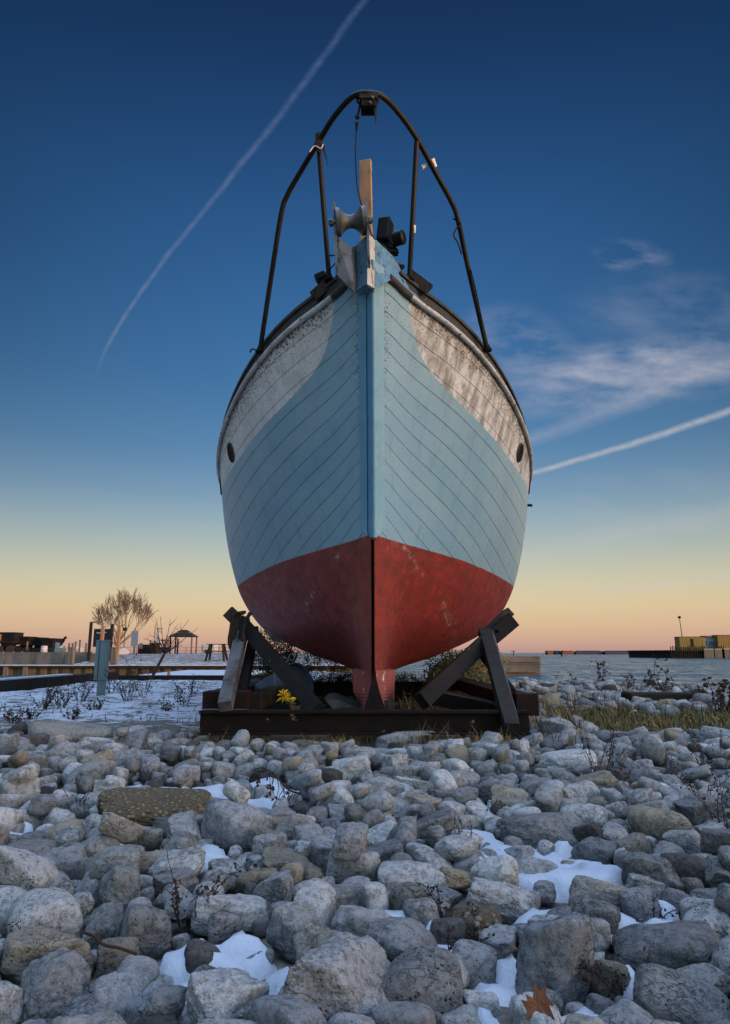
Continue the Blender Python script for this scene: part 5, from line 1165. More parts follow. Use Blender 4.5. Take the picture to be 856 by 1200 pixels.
# the stones that can be picked out in the photograph: centre, width, height (pixels), kind, tone, turn, label
LM = [
 (185, 955, 140, 50, 'flat', 'pebbly', 4, 'long flat brown pebbly conglomerate slab, the largest brown stone on the left'),
 (480, 871, 84, 36, 'round', 'pale', 0, 'large smooth pale dome of stone against the cradle under the keel'),
 (448, 887, 56, 22, 'flat', 'pale', 5, 'flat pale stone in front of the big pale dome by the keel'),
 (398, 1168, 135, 108, 'angular', 'grey', 35, 'big jagged weathered boulder at the bottom edge in the middle'),
 (497, 1163, 104, 86, 'round', 'pitted', -20, 'big rounded pitted boulder right of the jagged one at the bottom edge'),
 (650, 1128, 88, 128, 'angular', 'bluish', 80, 'tall rough grey slab standing upright in snow above the rust coloured leaf'),
 (803, 1185, 108, 66, 'round', 'pitted', 10, 'big rounded crinkled boulder in the bottom right corner'),
 (778, 1116, 124, 58, 'flat', 'bluish', -18, 'long smooth dark grey boulder above the bottom right corner boulder'),
 (55, 1083, 84, 70, 'round', 'pitted', 20, 'large rounded pitted boulder at the left edge'),
 (50, 1125, 100, 62, 'angular', 'tan', 30, 'big streaked angular boulder leaning on the pitted one at the left edge'),
 (62, 1172, 78, 70, 'angular', 'grey', -25, 'pitted grey wedge of rock in the bottom left corner'),
 (140, 1180, 60, 58, 'round', 'bluish', 0, 'smooth round blue grey stone at the bottom edge on the left'),
 (172, 1097, 60, 60, 'oval', 'grey', 55, 'cone shaped grey stone left of the snow beside the red brown twigs'),
 (270, 1071, 92, 50, 'oval', 'pale', 10, 'large pale marbled stone with white veins behind the twigs'),
 (240, 1133, 54, 46, 'round', 'dark', 12, 'dark rounded stone lying in the snow patch at lower left'),
 (376, 1122, 64, 62, 'angular', 'tan', -40, 'tan three sided boulder beside the snow, behind the jagged bottom boulder'),
 (424, 1092, 68, 54, 'angular', 'pale', 40, 'pale peaked stone right of the tan three sided boulder'),
 (396, 1062, 70, 48, 'oval', 'grey', -15, 'smooth grey stone behind the pale peaked stone'),
 (482, 1036, 82, 50, 'flat', 'pale', -8, 'large pale stone with small holes right of centre in the foreground'),
 (460, 1058, 44, 30, 'round', 'bluish', -20, 'smooth grey egg shaped stone just in front of the pale holed stone'),
 (302, 1035, 50, 36, 'round', 'tan', 0, 'round tan stone left of centre'),
 (341, 1019, 72, 36, 'blocky', 'tan', 12, 'olive tan wedge of rock behind the round tan stone'),
 (505, 975, 78, 40, 'flat', 'grey', -14, 'long grey slab with ripples in the middle of the beach'),
 (444, 1005, 62, 34, 'flat', 'bluish', -12, 'blue grey oblong stone left of the rippled grey slab'),
 (414, 903, 46, 32, 'blocky', 'pale', -30, 'white angular block left of the keel dome'),
 (362, 881, 44, 28, 'round', 'tan', 0, 'rounded cream stone with a tan crown in front of the cradle'),
 (104, 914, 50, 42, 'oval', 'pale', -30, 'large white egg shaped stone above the brown conglomerate slab'),
 (775, 974, 72, 50, 'round', 'tan', 0, 'round brown speckled boulder near the right edge'),
 (632, 975, 106, 44, 'flat', 'grey', -6, 'broad low grey stone with snow on its shoulder, right of centre'),
 (598, 942, 44, 40, 'blocky', 'tan', 20, 'tan block with rusty hollows right of the centre'),
 (690, 925, 62, 30, 'angular', 'tan', -10, 'tan rough topped stone left of the upright tan stone'),
 (750, 929, 22, 30, 'blocky', 'tan', 5, 'small upright tan stone near the right side'),
 (725, 890, 38, 36, 'oval', 'pale', 70, 'tall pale oval stone in front of the green grass'),
 (664, 896, 70, 34, 'oval', 'pale', -5, 'long pale rounded stone right of the cradle leg'),
 (757, 873, 62, 24, 'blocky', 'tan', -8, 'flat tan block at the edge of the green grass'),
 (552, 1083, 68, 38, 'flat', 'pebbly', -10, 'dark crumbling conglomerate stone with rusty weeds'),
 (590, 1061, 76, 46, 'angular', 'pale', 20, 'pale creased boulder left of the tall grey slab'),
 (702, 1053, 68, 40, 'oval', 'tan', 8, 'ribbed brown grey stone ringed with snow on the right'),
 (806, 1028, 54, 44, 'round', 'dark', 0, 'dark purple speckled boulder on the right'),
 (838, 1060, 56, 40, 'oval', 'bluish', -30, 'smooth grey stone beside the dark speckled boulder'),
 (716, 1152, 52, 46, 'angular', 'tan', -25, 'small rough crumbling rock right of the tall grey slab'),
 (303, 1126, 40, 24, 'round', 'bluish', 8, 'small smooth blue grey pebble lying alone in the snow'),
 (556, 1132, 56, 46, 'round', 'grey', 10, 'rounded grey boulder above the right end of the pitted bottom boulder'),
 (76, 982, 50, 36, 'oval', 'tan', -25, 'brown grey rounded stone left of the conglomerate slab'),
 (30, 1008, 62, 38, 'oval', 'grey', 12, 'wide grey stone at the left edge below the brown slab'),
 (120, 1020, 62, 34, 'round', 'bluish', 8, 'smooth dark oval stone in front of the conglomerate slab'),
 (185, 1012, 44, 34, 'oval', 'tan', -10, 'brown stone with a pale rim below the conglomerate slab'),
 (345, 975, 48, 42, 'angular', 'tan', 30, 'upright craggy cream stone right of the snow patch'),
 (455, 950, 62, 34, 'oval', 'bluish', -25, 'smooth blue grey stone behind the rippled slab'),
 (625, 1025, 62, 30, 'oval', 'grey', 5, 'grey oval stone below the broad low stone in snow'),
 (80, 862, 92, 22, 'flat', 'tan', 3, 'long low brown boulder at the edge of the snowy bank'),
 (38, 872, 36, 22, 'round', 'dark', 0, 'dark brown boulder at the left end of the long low brown one'),
 (118, 875, 40, 22, 'blocky', 'pale', 10, 'pale block in front of the long low brown boulder'),
 (155, 866, 34, 26, 'angular', 'pale', -35, 'pale peaked stone right of the pale block by the snowy bank'),
 (700, 1002, 48, 36, 'angular', 'bluish', 22, 'blue grey faceted stone left of the round brown speckled boulder'),
 (232, 861, 22, 18, 'round', 'tan', 0, 'small round cream stone near the left trestle foot'),
]
R_ALL = []                         # every stone: dict(x, y, z, rx, ry, rz, yaw, tilt, kind, tone, label)
def add_px(cx, cy, w, h, kind, tone, rot, label):
    z = .07
    for _ in range(4):
        c = atz(cx, cy, z); d = (c - Vector((0, 0, EYE))); dist = d.length; phi = math.asin(-d.z / dist)
        rx = w / 2 * dist * math.cos(math.atan(abs(600 - cy) / FPX)) / FPX; ah = h / 2 * dist * math.cos(math.atan(abs(600 - cy) / FPX)) / FPX
        depth_r = rx * (.8 if kind != 'flat' else .7)
        v2 = ah * ah - (depth_r * math.sin(phi)) ** 2
        rz = math.sqrt(max(v2, (.4 * ah) ** 2)) / math.cos(phi); rz = min(max(rz, rx * .35), rx * 1.25)
        z = rz * .62
    R_ALL.append(dict(x=c.x, y=c.y, z=z, rx=rx, ry=depth_r, rz=rz, yaw=math.atan2(-c.x, c.y), roll=R(rot) if w > h * .9 and abs(rot) < 16 else R(rot) * .25, kind=kind, tone=tone, label=label, lm=True))
for a in LM: add_px(*a)
grid = {}
def cell(x, y): return (int(x // .25), int(y // .25))
def put(i):
    r = R_ALL[i]; grid.setdefault(cell(r['x'], r['y']), []).append(i)
for i in range(len(R_ALL)): put(i)
def free(x, y, r, k):
    cx, cy = cell(x, y); m = int((r + .3) // .25) + 2
    for a in range(cx - m, cx + m + 1):
        for b in range(cy - m, cy + m + 1):
            for i in grid.get((a, b), ()):
                q = R_ALL[i]; dd = math.hypot(q['x'] - x, q['y'] - y)
                if dd < (r + .5 * (q['rx'] + q['ry'])) * k: return False
    return True
def in_zone(x, y):
    hw = .60 * y + 1.1
    if abs(x) > hw: return 0
    if y < 5.72: return 1
    # beside and beyond the cradle
    if x > 1.55 and y < float(shore_y(x)) - 1.0 and y < 26: return 1 if not (x > 2.4 + .0 * y and 7.1 < y < 9.6 and x < 7) else .006
    if x < -1.3 and y < 6.9: return .75 - .5 * max(0, (y - 6.1) / .8)
    if -1.6 < x < 1.6 and 5.7 < y < 5.9: return .6
    return 0
TONES = ['grey'] * 9 + ['pale'] * 10 + ['bluish'] * 5 + ['tan'] * 3 + ['pitted'] * 3 + ['dark'] * 1
KINDS = ['round'] * 8 + ['oval'] * 8 + ['angular'] * 6 + ['blocky'] * 2 + ['flat'] * 2
def fill(n, r0, r1, y0, y1, k, lift, pw=1.):
    for _ in range(n):
        y = y0 + (y1 - y0) * nr.rand() ** pw; x = nr.uniform(-1, 1) * (.60 * y + 1.1); r = r0 + (r1 - r0) * nr.rand() ** 1.6
        zn = in_zone(x, y)
        if nr.rand() > zn: continue
        if not free(x, y, r, k): continue
        sm_ = float(snow_mask(np.array([x]), np.array([y]))[0]) if y < 7.2 else 0
        if sm_ > .3 and (nr.rand() > .10 or r > .075): continue
        kind = KINDS[nr.randint(len(KINDS))]; tone = TONES[nr.randint(len(TONES))]
        if y > 6.3 and nr.rand() < .62: tone = ('tan', 'dark', 'bluish')[nr.randint(3)]
        e = 1 + .32 * nr.rand(); fl = nr.uniform(.68, 1.0) if kind != 'flat' else nr.uniform(.42, .55)
        rx, ry, rz = r * e, r * nr.uniform(.8, 1.0), r * fl * (1.1 if kind != 'flat' else 1)
        g0 = float(ground_z(x, y)[0]) - (.02 if sm_ > .3 else 0)
        z = g0 + rz * nr.uniform(.30, .62) + lift * nr.rand() + (.05 if 5.1 < y < 5.8 else 0)
        R_ALL.append(dict(x=x, y=y, z=z, rx=rx, ry=ry, rz=rz, yaw=nr.uniform(-math.pi, math.pi), roll=R(nr.uniform(-22, 22)), kind=kind, tone=tone, label=None, lm=False)); put(len(R_ALL) - 1)
fill(160, .085, .125, 1.6, 6.0, .95, .04)
fill(2400, .058, .09, 1.3, 6.0, .90, .05)
fill(450, .10, .17, 6.0, 22, .95, .02, 1.4)
fill(6500, .042, .068, 1.3, 6.2, .86, .05)
fill(5000, .07, .13, 6.0, 24, .88, .04, 1.5)
fill(12000, .024, .045, 1.2, 6.6, .84, .03)
fill(8000, .045, .08, 6.0, 14, .84, .04, 1.4)
# a loose upper layer riding in the hollows
def upper(n, r0, r1, y0, y1):
    base = list(range(len(R_ALL))); cnt = 0; up = []
    for _ in range(n):
        y = nr.uniform(y0, y1); x = nr.uniform(-1, 1) * (.60 * y + 1.1); r = nr.uniform(r0, r1)
        if in_zone(x, y) < .9 or (y > 6 and x > 2) or (y < 7.2 and float(snow_mask(np.array([x]), np.array([y]))[0]) > .3): continue
        if any(math.hypot(x - u[0], y - u[1]) < (r + u[2]) * 1.25 for u in up): continue
        if any(q['lm'] and math.hypot(q['x'] - x, q['y'] - y) < q['rx'] * 1.25 + r for q in R_ALL[:len(LM)]): continue
        zt = 0
        cx, cy = cell(x, y)
        for a in range(cx - 2, cx + 3):
            for b in range(cy - 2, cy + 3):
                for i in grid.get((a, b), ()):
                    q = R_ALL[i]; dd = math.hypot(q['x'] - x, q['y'] - y) / (.5 * (q['rx'] + q['ry']) + r * .55)
                    if dd < 1: zt = max(zt, q['z'] + q['rz'] * math.sqrt(1 - dd * dd))
        kind = KINDS[nr.randint(len(KINDS))]; rz = r * nr.uniform(.6, .85)
        up.append((x, y, r)); R_ALL.append(dict(x=x, y=y, z=zt + rz * .42, rx=r * nr.uniform(1, 1.35), ry=r * .9, rz=rz, yaw=nr.uniform(-3, 3), roll=R(nr.uniform(-30, 30)), kind=kind, tone=TONES[nr.randint(len(TONES))], label=None, lm=False))
upper(420, .045, .08, 2.0, 5.75)
upper(300, .06, .12, 6.0, 15)

# which 300 show largest
def vis(q):
    d = math.hypot(q['x'], q['y']); d2 = d * d + EYE ** 2
    px = 428 + FPX * q['x'] / q['y']; py_ = 765 + FPX * (EYE - q['z']) / max(q['y'], .3)
    edge = 1 if (-25 < px < 881) and q['y'] > 1.35 else .1
    return q['rx'] * (q['rz'] + .5 * q['ry'] * EYE / d) / d2 * edge
order = sorted(range(len(R_ALL)), key=lambda i: -vis(R_ALL[i]) - (100 if R_ALL[i]['lm'] else 0))
single = order[:300]; rest = order[300:]
PROTO = {}
def proto(kind, v):
    if (kind, v) not in PROTO: PROTO[(kind, v)] = rock_mesh('beach_stone', 6, 100 + 17 * v + {'round': 0, 'oval': 1, 'angular': 2, 'blocky': 3, 'flat': 4}[kind] * 7, kind)
    return PROTO[(kind, v)]
MESHES = {}
def rot_of(q): return Matrix.Rotation(q['yaw'], 3, 'Z') @ Matrix.Rotation(q['roll'], 3, 'Y')
WORD = {'grey': 'grey', 'pale': 'pale', 'bluish': 'blue grey', 'tan': 'tan', 'dark': 'dark brown', 'pitted': 'pitted grey', 'pebbly': 'pebbly brown'}
SHAPE = {'round': 'round', 'oval': 'rounded', 'angular': 'angular', 'blocky': 'blocky', 'flat': 'flat'}
SHORT = {}
SHORT_TXT = ['brown conglomerate slab', 'pale dome by the keel', 'flat pale stone by the dome', 'jagged bottom boulder', 'pitted bottom boulder', 'tall grey slab', 'bottom right corner boulder', 'long dark grey boulder', 'pitted left edge boulder',
 'streaked left edge boulder', 'bottom left corner rock', 'smooth round bottom stone', 'cone shaped stone', 'pale marbled stone', 'dark stone in snow', 'tan three sided boulder', 'pale peaked stone', 'smooth grey stone', 'pale holed stone', 'grey egg shaped stone',
 'round tan stone', 'olive tan wedge', 'rippled grey slab', 'blue grey oblong stone', 'white angular block', 'cream stone by the cradle', 'large white egg stone', 'round brown speckled boulder', 'broad low grey stone', 'tan block with hollows', 'rough topped tan stone',
 'small upright tan stone', 'tall pale oval stone', 'long pale stone by the leg', 'flat tan block by the grass', 'dark conglomerate stone', 'pale creased boulder', 'ribbed stone in snow', 'dark speckled boulder', 'grey stone at the right edge', 'crumbling rock', 'lone pebble in snow',
 'rounded grey boulder', 'brown grey stone', 'wide stone at the left edge', 'smooth dark oval stone', 'brown pale rimmed stone', 'craggy cream stone', 'blue grey stone behind the slab', 'grey oval stone', 'long low brown boulder', 'dark brown boulder', 'pale block by the bank', 'pale peaked stone by the bank', 'blue grey faceted stone', 'small cream stone by the trestle']
used_lab = set(a[7] for a in LM)
def describe(q):
    base_size = q['rx']
    size = 'small' if base_size < .075 else ('medium' if base_size < .125 else 'large')
    cand = sorted(range(len(LM)), key=lambda i: (R_ALL[i]['x'] - q['x']) ** 2 + (R_ALL[i]['y'] - q['y']) ** 2)[:9]
    for rank in range(9):
        l = cand[rank]; L = R_ALL[l]; dx_, dy_ = q['x'] - L['x'], q['y'] - L['y']
        gap = math.hypot(dx_, dy_) - (q['rx'] + L['rx'])
        if abs(dx_) > 1.6 * abs(dy_): where = 'left of' if dx_ < 0 else 'right of'
        elif abs(dy_) > 1.6 * abs(dx_): where = 'behind' if dy_ > 0 else 'in front of'
        else: where = ('behind and ' if dy_ > 0 else 'in front and ') + ('left of' if dx_ < 0 else 'right of')
        near = 'just ' if gap < .08 else ('a little way ' if gap < .35 else 'well ')
        s_ = '%s %s %s stone %s%s the %s' % (size, WORD[q['tone']], SHAPE[q['kind']], near, where, SHORT_TXT[l])
        if len(s_.split()) <= 16 and s_ not in used_lab: used_lab.add(s_); return s_
    return s_
cnt = {}
for n_i, i in enumerate(single):
    q = R_ALL[i]
    if q['lm']: me = rock_mesh('beach_stone', 7 if q['rx'] * FPX / q['y'] > 60 else (6 if q['rx'] * FPX / q['y'] > 32 else 5), 1000 + i * 3, q['kind'])
    else:
        v = cnt.get(q['kind'], 0); cnt[q['kind']] = v + 1; me = proto(q['kind'], v % 7)
    key = (me.name, q['tone'])
    if not q['lm']:
        if key not in MESHES: m2 = me.copy() if me.materials else me; m2.materials.clear(); m2.materials.append(RM[q['tone']]); MESHES[key] = m2
        me = MESHES[key]
    else: me.materials.append(RM[q['tone']])
    o = bpy.data.objects.new('beach_stone', me); C.objects.link(o)
    o.location = (q['x'], q['y'], q['z']); o.rotation_euler = rot_of(q).to_euler(); o.scale = (q['rx'], q['ry'], q['rz'])
    o['label'] = q['label'] or describe(q); o['category'] = 'stone'; o['group'] = 'stones of the beach'
# the material scales with the stone, so fine grain must be in metres: bake size through object scale in the shader
# the remaining smaller stones as one bed
PV = {}
def lo(kind, v, lev):
    if (kind, v, lev) not in PV:
        p, n_, rough, spread = {'round': (5, 4, .6, .18), 'oval': (7, 6, .9, .25), 'angular': (20, 9, 1.3, .34), 'blocky': (30, 5, 1.2, .22), 'flat': (9, 6, 1.0, .2)}[kind]
        PV[(kind, v, lev)] = shape_pts(lev, 300 + v * 13 + len(kind), p, n_, rough, spread)
    return PV[(kind, v, lev)]
VV, FF, MI, TN = [], [], [], []; off = 0; mats = list(RM)
for k, i in enumerate(rest):
    q = R_ALL[i]; lev = 4 if q['rx'] / q['y'] > .022 else 3
    V, F = lo(q['kind'], k % 6, lev); Rm = np.array(rot_of(q))
    P = (V * [q['rx'], q['ry'], q['rz']]) @ Rm.T + [q['x'], q['y'], q['z']]
    VV.append(P); FF.append(F + off); off += len(V); MI.append(np.full(len(F), mats.index(q['tone']))); TN.append(np.full(len(V), (k * .6180339) % 1.0))
V = np.concatenate(VV); F = np.concatenate(FF)
me = bpy.data.meshes.new('small_stones')
me.vertices.add(len(V)); me.vertices.foreach_set('co', V.ravel().astype(np.float32))
me.loops.add(F.size); me.loops.foreach_set('vertex_index', F.ravel().astype(np.int32))
me.polygons.add(len(F)); me.polygons.foreach_set('loop_start', np.arange(0, F.size, 3, dtype=np.int32)); me.polygons.foreach_set('loop_total', np.full(len(F), 3, np.int32))
for m_ in mats: me.materials.append(RM[m_])
me.update(); me.polygons.foreach_set('material_index', np.concatenate(MI).astype(np.int32)); me.polygons.foreach_set('use_smooth', [True] * len(F))
at_ = me.attributes.new('tone', 'FLOAT', 'POINT'); at_.data.foreach_set('value', np.concatenate(TN).astype(np.float32))
o = bpy.data.objects.new('small_stones', me); C.objects.link(o); tag(o, 'smaller grey stones and pebbles filling the beach between the larger ones', 'stones', None, 'stuff')
print('stones', len(R_ALL), 'verts', len(V))
# ------------------------------------------------------------------ plants
pr_ = random.Random(5)
def rv(a): return Vector((pr_.uniform(-a, a), pr_.uniform(-a, a), pr_.uniform(-a, a)))
def leafq(b, p, size, curl=.4):
    d = Vector((pr_.uniform(-1, 1), pr_.uniform(-1, 1), pr_.uniform(-1, .4))).normalized(); s_ = d.orthogonal().normalized(); n_ = d.cross(s_)
    w_ = size * pr_.uniform(.25, .5)
    b.add([p, p + d * size * .4 + s_ * w_ + n_ * size * curl * .3, p + d * size + n_ * size * curl, p + d * size * .4 - s_ * w_ + n_ * size * curl * .3, p + d * size * .5 - n_ * size * .1], [(0, 1, 4), (1, 2, 4), (2, 3, 4), (3, 0, 4)])
def weed(base, h, n, label, leaf='brown_leaf', stem='dry_stem', lean=(0, 0), spread=.35, leaves=6, lsize=.03, rad=.003, group=None, cat='weed', name='dry_weed', droop=0):
    base = Vector(base); t = thing(name, label, cat, base, group)
    sb, lb = MB(), MB(); any_leaf = False
    for k in range(n):
        a = pr_.uniform(0, 2 * math.pi); d = Vector((math.cos(a) * spread + lean[0], math.sin(a) * spread + lean[1], 1)); hh = h * pr_.uniform(.6, 1)
        p_ = base + Vector((math.cos(a), math.sin(a), 0)) * .012 * n ** .5; pts = [p_]; d.normalize(); steps = 7
        for i in range(steps):
            d = (d + rv(.22) + Vector((lean[0], lean[1], -droop * i * .35)) * .12).normalized(); p_ = p_ + d * hh / steps; pts.append(p_)
        sb.tube(pts, [rad * (1 - .7 * i / steps) for i in range(steps + 1)], 5)
        for q in range(pr_.randint(2, 4)):
            i = pr_.randint(2, steps); e = pts[i]; dd = (d + rv(1.1)).normalized(); ln = hh * pr_.uniform(.1, .28)
            e2 = e + dd * ln * .5 + rv(.006); e3 = e2 + (dd + rv(.5)).normalized() * ln * .5; sb.tube([e, e2, e3], [rad * .6, rad * .45, rad * .25], 4)
            for _ in range(leaves // 3): leafq(lb, e3 + rv(.012), lsize * pr_.uniform(.5, 1.1)); any_leaf = True
        for _ in range(leaves):
            leafq(lb, pts[pr_.randint(2, steps)] + rv(.008), lsize * pr_.uniform(.5, 1.1)); any_leaf = True
    sb.build('stem', M[stem], t, fix=False)
    if any_leaf: lb.build('leaves', M[leaf], t, fix=False)
    return t
def gp(x, y, dz=0.):                 # point on the ground under an image position
    z = .05
    for _ in range(6):
        p_ = atz(x, y, z); z = float(ground_z(p_.x, p_.y)[0])
    p_ = atz(x, y, z); p_.z = z + dz; return p_
LW = [(150, 822, 50, 9, 'tallest clump of dark dead weeds on the snowy bank right of the teal pedestal'), (215, 828, 34, 6, 'dark dead weed clump left of the cradle foot'), (50, 832, 26, 6, 'dark dead weed clump in snow near the left curb'),
      (72, 829, 24, 6, 'second dark weed clump along the left curb'), (96, 822, 32, 7, 'dark weed clump just left of the teal pedestal'), (110, 836, 20, 5, 'low dark weed clump in front of the teal pedestal'), (16, 848, 22, 5, 'low dark weed clump at the left edge of the snowy bank'),
      (131, 812, 30, 5, 'thin dark weed just right of the teal pedestal'), (168, 816, 34, 5, 'thin dark weed right of the tallest clump'), (38, 842, 18, 4, 'sparse dark weed near the left end of the bank'), (82, 843, 16, 4, 'sparse dark weed above the long low brown boulder'),
      (192, 836, 18, 4, 'short dark weed between the tallest clump and the cradle'), (228, 815, 26, 4, 'thin dark weed beside the left end of the cradle beam'), (60, 818, 22, 5, 'dark weed clump close under the left curb')]
for x, y, h, n, lab in LW:
    p_ = gp(x, y); weed(p_ + Vector((0, 0, -.02)), h * p_.y / FPX * 1.05, n * 2, lab, leaves=8, lsize=.032, rad=.004, group='dead weeds on the snowy bank', spread=.4)
# twigs and dead weeds among the beach stones
FW = [(84, 962, 40, 4, (-.1, 0), .02, 'upright rusty brown weed left of the conglomerate slab'), (182, 928, 30, 4, (.1, 0), .02, 'dark twig standing behind the conglomerate slab'), (222, 1098, 56, 6, (.15, -.1), .03, 'red brown twig clump in front of the marbled stone'),
      (530, 1095, 30, 5, (.1, 0), .03, 'rusty weed tuft beside the dark conglomerate stone'), (500, 910, 26, 5, (.5, 0), .02, 'rusty twigs in front of the pale dome by the keel'), (770, 1092, 22, 3, (.05, 0), .016, 'tiny reddish sprig in the snow above the long dark boulder'),
      (152, 1010, 22, 4, (-.2, 0), .02, 'curled rusty twigs below the left end of the conglomerate slab'), (262, 968, 26, 4, (.2, 0), .02, 'dark twigs at the right end of the conglomerate slab'), (440, 985, 20, 5, (.3, 0), .022, 'rusty leaves on a twig beside the blue grey oblong stone'),
      (545, 1002, 22, 4, (-.2, 0), .02, 'dark twig in front of the rippled grey slab'), (572, 968, 20, 3, (.2, 0), .02, 'small rusty weed left of the tan block'), (705, 918, 60, 9, (0, 0), .034, 'tall dark dead weed with hanging leaves right of centre'),
      (720, 932, 46, 7, (.15, 0), .03, 'shorter dark weed beside the upright tan stone'), (842, 925, 80, 8, (-.05, 0), .034, 'tall brown weed at the right edge above the beach'), (852, 985, 70, 7, (-.1, 0), .03, 'dark weed at the right edge beside the smooth grey stone'),
      (830, 955, 40, 6, (0, 0), .028, 'low dark weed near the right edge behind the snow'), (540, 1140, 22, 4, (.2, 0), .025, 'rusty shreds in the gap right of the pitted bottom boulder'), (738, 1185, 40, 5, (-.1, 0), .03, 'dark leafy sprig left of the bottom right corner boulder'),
      (268, 893, 24, 4, (.3, 0), .02, 'dark twig behind the white snow patch'), (30, 1130, 24, 3, (.2, 0), .015, 'thin twig on the streaked boulder at the left edge'), (798, 935, 34, 5, (.1, 0), .024, 'brown weed behind the round brown speckled boulder'), (640, 960, 20, 3, (-.2, 0), .02, 'short twig behind the broad low grey stone')]
for x, y, h, n, ln, ls, lab in FW:
    p_ = gp(x, y); weed(p_ + Vector((0, 0, .03)), h * p_.y / FPX * 1.1 + .03, n, lab, leaves=6, lsize=ls * .62, rad=.0026, lean=ln, group='dead weeds among the beach stones', spread=.45)
# the long drooping branch over the snow patch
p0 = gp(352, 948, .08); t = thing('fallen_branch', 'dark drooping branch with withered leaves over the snow patch', 'branch', p0)
b = MB(); lb = MB(); tip = [p0, atz(338, 925, .15), atz(322, 908, .2), atz(308, 900, .22), atz(296, 903, .19)]; tp = spline(tip, 5); b.tube(tp, [.006 - .004 * i / len(tp) for i in range(len(tp))], 6)
for k in range(14):
    a = tp[2 + k % (len(tp) - 3)]; e = a + Vector((pr_.uniform(-.05, .05), pr_.uniform(-.04, .02), -pr_.uniform(.04, .12))); b.tube([a, (a + e) / 2 + rv(.012), e], [.0025, .002, .0012], 5)
    for _ in range(4): leafq(lb, e + rv(.014), .022)
b.build('twig', M['dry_stem'], t, fix=False); lb.build('leaves', M['brown_leaf'], t, fix=False)
p0 = atz(95, 1090, .24); t = thing('driftwood_twig', 'bent brown twig lying across the stones at lower left', 'twig', p0)
b = MB(); b.tube(spline([atz(96, 1092, .24), atz(110, 1097, .22), atz(122, 1107, .2), atz(140, 1111, .2), atz(160, 1118, .17)]), .0035, 7)
b.build('bark', M['dry_stem'], t, smooth=True)
# rust coloured maple leaf
p0 = atz(629, 1186, .10); t_ = [(-.5, -.5), (-.1, -.35), (0, -.6), (.1, -.35), (.5, -.42), (.36, -.1), (.55, .12), (.3, .16), (.34, .5), (.1, .34), (0, .75), (-.12, .34), (-.36, .48), (-.3, .14), (-.56, .1), (-.36, -.12)]
b = MB(); S_ = .065; vs = [p0 + Vector((x * S_, -.01 - .018 * abs(x) + .02 * y, .02 + y * S_ * .75 + .01 * math.sin(x * 7))) for x, y in t_]
b.add([p0 + Vector((0, -.012, .02))] + vs, [(0, i + 1, (i + 1) % len(vs) + 1) for i in range(len(vs))]); b.tube([p0 + Vector((0, -.01, -.02)), p0 + Vector((.01, -.02, -.06))], .0015, 5)
b.build('maple_leaf', M['maple_leaf'], label='curled rust brown maple leaf propped at the foot of the tall grey slab', cat='leaf', fix=False)
# tall dry stalks before the keel, goldenrod, straw tufts
weed(gp(503, 862, 0), .70, 2, 'tall dry stalk with seed heads right of the keel', leaf='brown_leaf', stem='tan_stem', lean=(-.22, 0), spread=.08, leaves=4, lsize=.025, rad=.004, name='dry_stalk', cat='stalk')
weed(gp(520, 866, 0), .42, 3, 'shorter dry stalk in front of the right brace', leaf='brown_leaf', stem='tan_stem', lean=(-.2, 0), spread=.12, leaves=3, lsize=.02, rad=.0035, name='dry_stalk', cat='stalk')
base = gp(372, 868); t = thing('goldenrod', 'goldenrod plant with a bright yellow top leaning left before the cradle beam', 'plant', base)
yb_ = base.y; cv = spline([base, at(362, 848, yb_), at(350, 834, yb_), at(340, 822, yb_), at(330, 814, yb_)], 8); b = MB(); b.tube(cv, [.004] * len(cv), 6); b.build('stem', M['tan_stem'], t)
lb, yb2 = MB(), MB()
for i, p_ in enumerate(cv[4:-6]):
    for _ in range(9): leafq(lb, p_ + rv(.008), .06 * (1 - i / 60))
for p_ in cv[-10:]:
    for _ in range(4):
        d = Vector((pr_.uniform(-1, .6), pr_.uniform(-.5, .5), pr_.uniform(-.3, .9))).normalized(); s_ = d.orthogonal().normalized() * .009; L_ = pr_.uniform(.05, .11)
        yb2.add([p_, p_ + d * L_ * .5 + s_ + Vector((0, 0, .008)), p_ + d * L_ + Vector((0, 0, -.012)), p_ + d * L_ * .5 - s_ + Vector((0, 0, .008))], [(0, 1, 2), (0, 2, 3)])
lb.build('leaves', M['dry_grass'], t, fix=False); yb2.build('flower_head', M['yellow_leaf'], t, fix=False, label='bright yellow plume')
def grass(name, spots, mats, label, cat, h, kind=None, group=None, wid=.004):
    b = MB()
    for (x, y, z) in spots:
        for _ in range(2):
            a = pr_.uniform(0, 6.28); d = Vector((math.cos(a), math.sin(a), 0)); hh = h * pr_.uniform(.45, 1.1); ben = pr_.uniform(.15, .8) * hh; p_ = Vector((x, y, z)) + rv(.01); s_ = Vector((-d.y, d.x, 0)) * wid * pr_.uniform(.6, 1.3)
            m1 = p_ + d * ben * .3 + Vector((0, 0, hh * .55)); tp_ = p_ + d * ben + Vector((0, 0, hh * pr_.uniform(.6, 1)))
            b.k = pr_.randrange(len(mats))
            b.add([p_ - s_, p_ + s_, m1 + s_ * .7, m1 - s_ * .7, tp_], [(0, 1, 2, 3), (3, 2, 4)])
    return b.build(name, mats, None, fix=False, label=label, cat=cat, kind=kind, group=group)
def region(n, x0, x1, y0, y1, dens=None):
    out = []
    for _ in range(n):
        x, y = pr_.uniform(x0, x1), pr_.uniform(y0, y1)
        k = fbm(np.array([[x * 1.3, y * 1.3, 3.]]), 3, 4)[0]
        if k < (dens if dens is not None else -1): continue
        out.append((x, y, float(ground_z(x, y)[0]) - .01))
    return out
